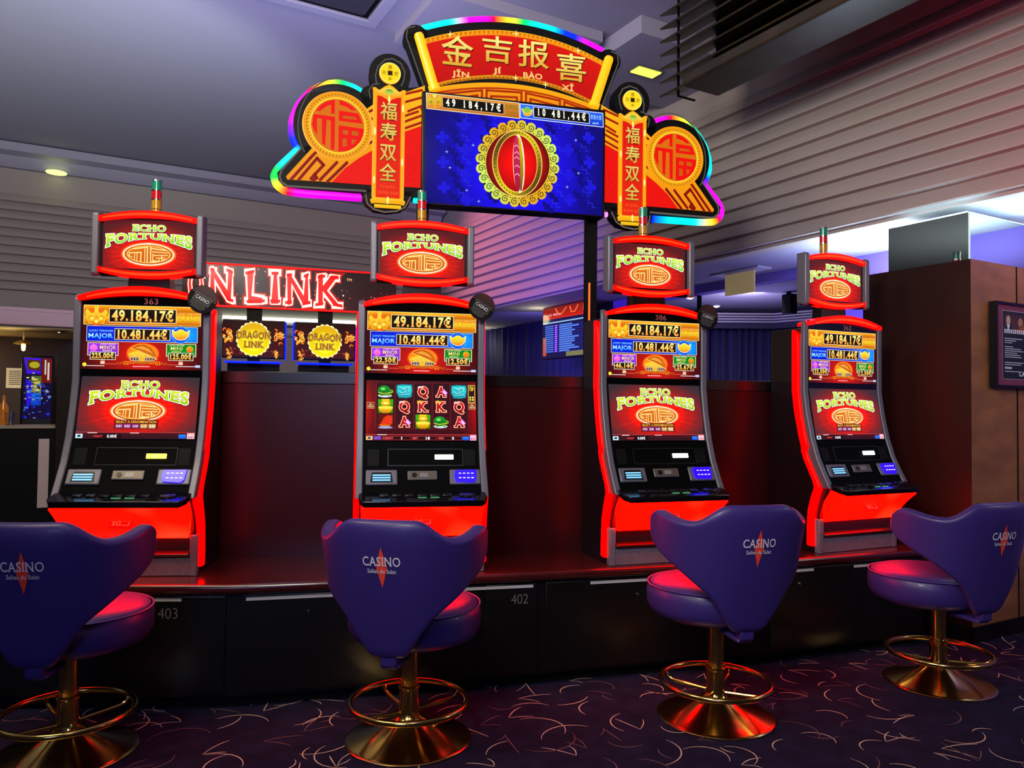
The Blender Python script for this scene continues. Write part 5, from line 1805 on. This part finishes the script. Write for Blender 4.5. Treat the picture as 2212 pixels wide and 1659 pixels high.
bar(70, 1148, 40, 232, (250, 240, 190), 3)
bar(76, 1142, 47, 225, (226, 150, 60), 4, (170, 90, 20))
bar(1152, 2172, 46, 222, (225, 230, 245), 3)
bar(1160, 2164, 54, 214, (40, 110, 245), 4, (10, 40, 190))
bar(250, 965, 72, 200, (220, 170, 110), 5)
bar(258, 958, 78, 194, (6, 5, 6), 6)
bar(1312, 2000, 68, 196, (220, 225, 235), 5)
bar(1320, 1992, 74, 190, (6, 5, 6), 6)
tw = lambda px, t_: (px, 0)
cv.text('4 9   1 8 4 , 1 7 €', 292, 0, 925, 1, (255, 250, 220), 7, .03, True, warp=lambda px, t_: (px, 88 + sl(px) + (1 - t_) * 82))
cv.text('1 0   4 8 1 , 4 4 €', 1366, 0, 1950, 1, (255, 250, 220), 7, .03, True, warp=lambda px, t_: (px, 84 + sl(px) + (1 - t_) * 80))
hb = [(0, -80), (-14, -40), (-40, -46), (-66, -84), (-86, -20), (-70, 20), (-84, 40), (-50, 80), (-20, 66), (0, 92)]
cv.poly([(162 + x, 145 + y) for x, y in hb] + [(162 - x, 145 + y) for x, y in hb[::-1]], (206, 190, 40), 6, (230, 140, 40))
cv.ell(165, 75, 22, 22, (240, 220, 90), 7)
for sx in (-1, 1):
    cv.ell(163 + sx * 40, 155, 16, 18, (140, 150, 10), 7)
    cv.line([(163 + sx * 20, 190), (163 + sx * 52, 200)], 7, (120, 60, 0), 7)
for k, tx in enumerate('吉福巨奖'):
    cv.text(tx, 980 + 38 * k, 188 - 14 + 4 * k, 1014 + 38 * k, 232 + 4 * k, (130, 110, 10), 6, .03)
cv.text('GRAND', 1010, 262, 1110, 290, (140, 110, 10), 6, .02, True)
cv.ell(1237, 260, 72, 72, (40, 110, 255), 5)
cv.poly([(1165, 215), (1200, 235), (1235, 205), (1272, 242), (1312, 232), (1296, 300), (1250, 318), (1200, 308)], (200, 226, 110), 6, (226, 150, 30))
cv.ell(1238, 240, 40, 36, (120, 190, 60), 7)
for k, tx in enumerate('吉宝大奖'):
    cv.text(tx, 2010 + 36 * k, 292 + 4 * k, 2042 + 36 * k, 345 + 4 * k, (150, 200, 255), 6, .02)
cv.text('MAJOR', 2034, 386, 2114, 408, (160, 210, 255), 6, .02, True)
# golden medallion with curled edge
MX, MY = 1110, 882
KX, KY = 1.0, 1.05
def mp(a, r):
    return MX + r * KX * cos(a), MY + r * KY * sin(a)


n = 24
pts = []
for k in range(n):
    for j in range(8):
        a = 2 * pi * (k + j / 8) / n
        r = 455 + 44 * abs(sin(pi * j / 8)) ** .6
        pts.append(mp(a, r))
cs = []
for k in range(len(pts)):
    a = 2 * pi * k / len(pts)
    w_ = .5 + .5 * cos(2 * (a + .5))
    cs.append(lin((196 + 24 * (1 - w_), 226 * w_ + 160 * (1 - w_), 100 * w_ + 30 * (1 - w_))))
m0 = len(pts)
cv.raw(pts + [mp(2 * pi * k / m0, 380) for k in range(m0)], [(k, (k + 1) % m0, m0 + (k + 1) % m0, m0 + k) for k in range(m0)], cs + cs, 4)
for k in range(n):
    a = 2 * pi * (k + .5) / n
    cx, cy = mp(a, 435)
    sp = []
    for j in range(15):
        q = a + 1.2 + j * .62
        r = 8 + j * 2.6
        sp.append((cx + r * cos(q), cy + r * sin(q)))
    cv.line(sp, 9, (40, 46, 8), 6)
    x, y = mp(a + pi / n, 462)
    cv.ell(x, y, 12, 12, (14, 14, 40), 6, 12)
    x, y = mp(a + pi / n, 398)
    cv.ell(x, y, 7, 7, (40, 44, 8), 6, 10)
cv.ell(MX, MY, 386, 400, (226, 170, 40), 5)
def red_(u, v):
    return (0, 0, 0)
pts, cs, fs = [(MX, MY)], [lin((250, 8, 4))], []
for r_, c_ in ((150, (226, 4, 4)), (280, (170, 4, 4)), (378, (84, 8, 6))):
    for k in range(48):
        pts.append(mp(2 * pi * k / 48, r_))
        cs.append(lin(c_))
for k in range(48):
    fs.append((0, 1 + k, 1 + (k + 1) % 48))
    for q in (0, 1):
        a = 1 + 48 * q
        fs.append((a + k, a + (k + 1) % 48, a + 48 + (k + 1) % 48, a + 48 + k))
cv.raw(pts, fs, cs, 6)
nr = 64
po, co = [], []
for k in range(nr):
    a = 2 * pi * k / nr
    lit = (sin(2 * a + .2) < 0) if True else 0
    for r_ in (1.0, .80):
        po.append((MX - 8 + 296 * r_ * cos(a), MY + 396 * (1 if r_ == 1 else .87) * sin(a)))
        hi = .5 + .5 * cos(2 * (a - 2.2))
        co.append(lin((90 + 120 * hi, 70 + 120 * hi, 14)))
cv.raw(po, [(2 * k, 2 * ((k + 1) % nr), 2 * ((k + 1) % nr) + 1, 2 * k + 1) for k in range(nr)], co, 7)
for k in range(48):
    a = 2 * pi * k / 48
    cv.ell(MX - 8 + 268 * cos(a), MY + 370 * sin(a), 6, 10, (60, 44, 4), 8, 8)
cv.ring(MX - 8, MY, 298, 398, 8, (250, 214, 120), 9, ty=8)
cv.ring(MX - 8, MY, 240, 346, 8, (250, 190, 80), 9, ty=8)
cv.ell(MX + 8, MY + 4, 70, 352, (252, 226, 190), 10)
cv.ell(MX - 10, MY + 4, 46, 336, (196, 36, 84), 11, col2=(150, 20, 50))
cv.poly([(MX + 8, MY - 330), (MX + 40, MY - 280), (MX + 62, MY - 40), (MX + 60, MY + 120), (MX + 34, MY + 320), (MX + 12, MY + 330), (MX + 26, MY)], (206, 190, 20), 12, (110, 50, 10))
for y in (-200, -120, -60, 40, 140):
    cv.line([(MX - 40, MY + y), (MX - 10, MY + y - 20), (MX + 12, MY + y + 10)], 10, (250, 150, 190), 12)
tl = radians(2.0)
cv.build('display_screen', SCREEN, sign, (0, -.0365, -.004), (1, 0, 0), (0, 0, 1), (0, -1, 0))
for x in (-.575, .56):
    MB().box(x - .035, x + .035, .08, .15, -2.549, .32).build('post', MATTEBLK, sign)
MB().box(.535, .541, .06, .10, -1.03, -.78).build('warning_light', mat('orange edge light', (120, 20, 0), .3, emit=(255, 110, 50), power=1.4), sign)

# ================================================================== the stools
def make_stool():
    t = thing('casino_stool', (0, 0, 0), 0, 'x', 'stool', 'row of navy casino stools')
    seat = MB().lathe([(0, .614), (.14, .614), (.245, .608), (.283, .596), (.298, .576), (.304, .545), (.302, .49), (.284, .455), (.23, .430), (.12, .418), (0, .416)], 48, (0, .075, 0), 1.0, 1.0)
    so = seat.build('seat', VINYL, t, smooth=60)
    MB().lathe([(.294, .5895), (.299, .592), (.304, .5895), (.299, .585), (.294, .5895)], 48, (0, .075, 0), 1.0, 1.0).build('piping', mat('navy piping', (60, 52, 130), .35), so)
    # wraparound back: arc-length s, height h -> a padded shell
    NS, NH = 40, 9
    tab = []
    for i in range(401):
        ph = pi / 2 * i / 400
        tab.append((.335 * sin(ph) ** .85, -.03 - .355 * cos(ph) ** .72))
    acc = [0]
    for (xa, ya), (xb, yb) in zip(tab, tab[1:]):
        acc.append(acc[-1] + hypot(xb - xa, yb - ya))
    L = acc[-1]

    def wrap(s):
        q = min(abs(s), L)
        for k in range(400):
            if acc[k + 1] >= q:
                f = (q - acc[k]) / (acc[k + 1] - acc[k] + 1e-9)
                x = tab[k][0] + (tab[k + 1][0] - tab[k][0]) * f
                y = tab[k][1] + (tab[k + 1][1] - tab[k][1]) * f
                return (x if s >= 0 else -x), y
        return (tab[-1][0] if s >= 0 else -tab[-1][0]), tab[-1][1]

    def sm(a, b, x):
        x = max(0, min(1, (x - a) / (b - a)))
        return x * x * (3 - 2 * x)

    def top(s):
        s = abs(s)
        return 1.036 - .082 * sm(.13, .29, s) + .030 * sm(.32, .52, s) - .055 * sm(L - .055, L, s) ** 1.5

    def bot(s):
        s = abs(s)
        v = .448 + .365 * max(0, (s - .085)) / (L - .085) + .085 * sm(.06, .22, s) * (1 - .7 * sm(.3, .6, s))
        return v + .03 * sm(L - .07, L, s)
    vs, fs = [], []
    for i in range(NS + 1):
        s = -L + 2 * L * i / NS
        x, y = wrap(s)
        a, b = bot(s), top(s)
        for j in range(NH + 1):
            z = a + (b - a) * j / NH
            dn = max(0, .97 - z)
            vs.append((x * (1 - .22 * dn), y + .20 * dn, z))
    for i in range(NS):
        for j in range(NH):
            k = i * (NH + 1) + j
            fs.append((k, k + NH + 1, k + NH + 2, k + 1))
    o = MB().add(vs, fs).build('backrest', VINYL, None, smooth=0)
    sd = o.modifiers.new('pad', 'SOLIDIFY')
    sd.thickness = .062
    sd.offset = 0
    ss = o.modifiers.new('soft', 'SUBSURF')
    ss.levels = ss.render_levels = 2
    dg = bpy.context.evaluated_depsgraph_get()
    me = bpy.data.meshes.new_from_object(o.evaluated_get(dg))
    o.modifiers.clear()
    o.data = me
    me.shade_smooth()
    o.parent = t
    bvh = BVHTree.FromPolygons([v.co.copy() for v in me.vertices], [tuple(p.vertices) for p in me.polygons])
    # embroidered mark, laid on the padded surface
    cv = Canvas((0, 0, 100, 100), .168, .168)
    N_ = 8
    cv.poly([(50, 0), (64, 50), (50, 100), (36, 50)], (255, 72, 50), 1)
    cv.text('CASINO', 3, 24, 97, 46, (226, 222, 228), 3, .012, True)
    cv.text('Salies du Salat', 14, 54, 86, 64, (214, 212, 220), 3, .012)
    mb = MB()
    pts = []
    for u, v, w_ in cv.v:
        h = bvh.ray_cast(Vector((u, -1, .842 + v)), Vector((0, 1, 0)))
        p = h[0] if h[0] is not None else Vector((u, -.4, .842 + v))
        pts.append((p.x, p.y - .0022 - w_ * 1.5, p.z))
    mb.add(pts, cv.f, 0, cv.c)
    mb.build('emblem', PRINT, o, ink=True, smooth=0)
    MB().box(-.04, .04, -.28, -.10, .396, .418).box(-.036, .036, -.30, -.25, .41, .47).build('back_bracket', VINYL, t, bevel=.012)
    # column, foot ring, base
    MB().lathe([(.0385, .10), (.0385, .46), (0, .46)], 32).build('post', BRASS, t)
    MB().lathe([(.052, .095), (.046, .13), (.0435, .17), (.0435, .222), (.0465, .226), (.0475, .232), (.0465, .238), (.0395, .242)], 32).build('collar', BRASS, t)
    rg = MB().tube([(.260 * cos(2 * pi * k / 56), .260 * sin(2 * pi * k / 56), .168) for k in range(56)], .0135, 12, closed=True).build('foot_ring', BRASS, t)
    for k in range(4):
        a = pi / 4 + k * pi / 2
        c_, s_ = cos(a), sin(a)
        MB().tube([(.045 * c_, .045 * s_, .122), (.14 * c_, .14 * s_, .128), (.215 * c_, .215 * s_, .134), (.24 * c_, .24 * s_, .145), (.252 * c_, .252 * s_, .162)], .009, 10).build('spoke', BRASS, rg)
    MB().lathe([(.05, .118), (.056, .105), (.075, .088), (.11, .066), (.16, .043), (.215, .024), (.262, .012), (.276, .009), (.281, .005), (.278, 0), (0, 0)], 64).build('base', BRASS, t, smooth=50)
    return t


ST = [((-1.885, 3.324), 5, 'navy casino stool cut off at the left edge, in front of machine 363'),
      ((-.448, 3.49), -10, 'navy casino stool in front of the reel machine, turned slightly right'),
      ((1.007, 3.778), 13, 'navy casino stool with its seat showing on the left, in front of machine 386'),
      ((2.366, 4.269), 19, 'navy casino stool at the right beside the brown pillar, lit blue')]
stool = make_stool()
for i, ((X, Y), b, lb) in enumerate(ST):
    t = stool if i == 0 else dup(stool)
    t.location = W(X, Y, 0)
    t.rotation_euler = (0, 0, radians(b) - ROOM)
    t['label'] = lb
    if i == 2:                      # this stool is raised a little on its column
        for c_ in t.children:
            if c_.name.split('.')[0] in ('seat', 'backrest', 'back_bracket'):
                c_.location.z = .038
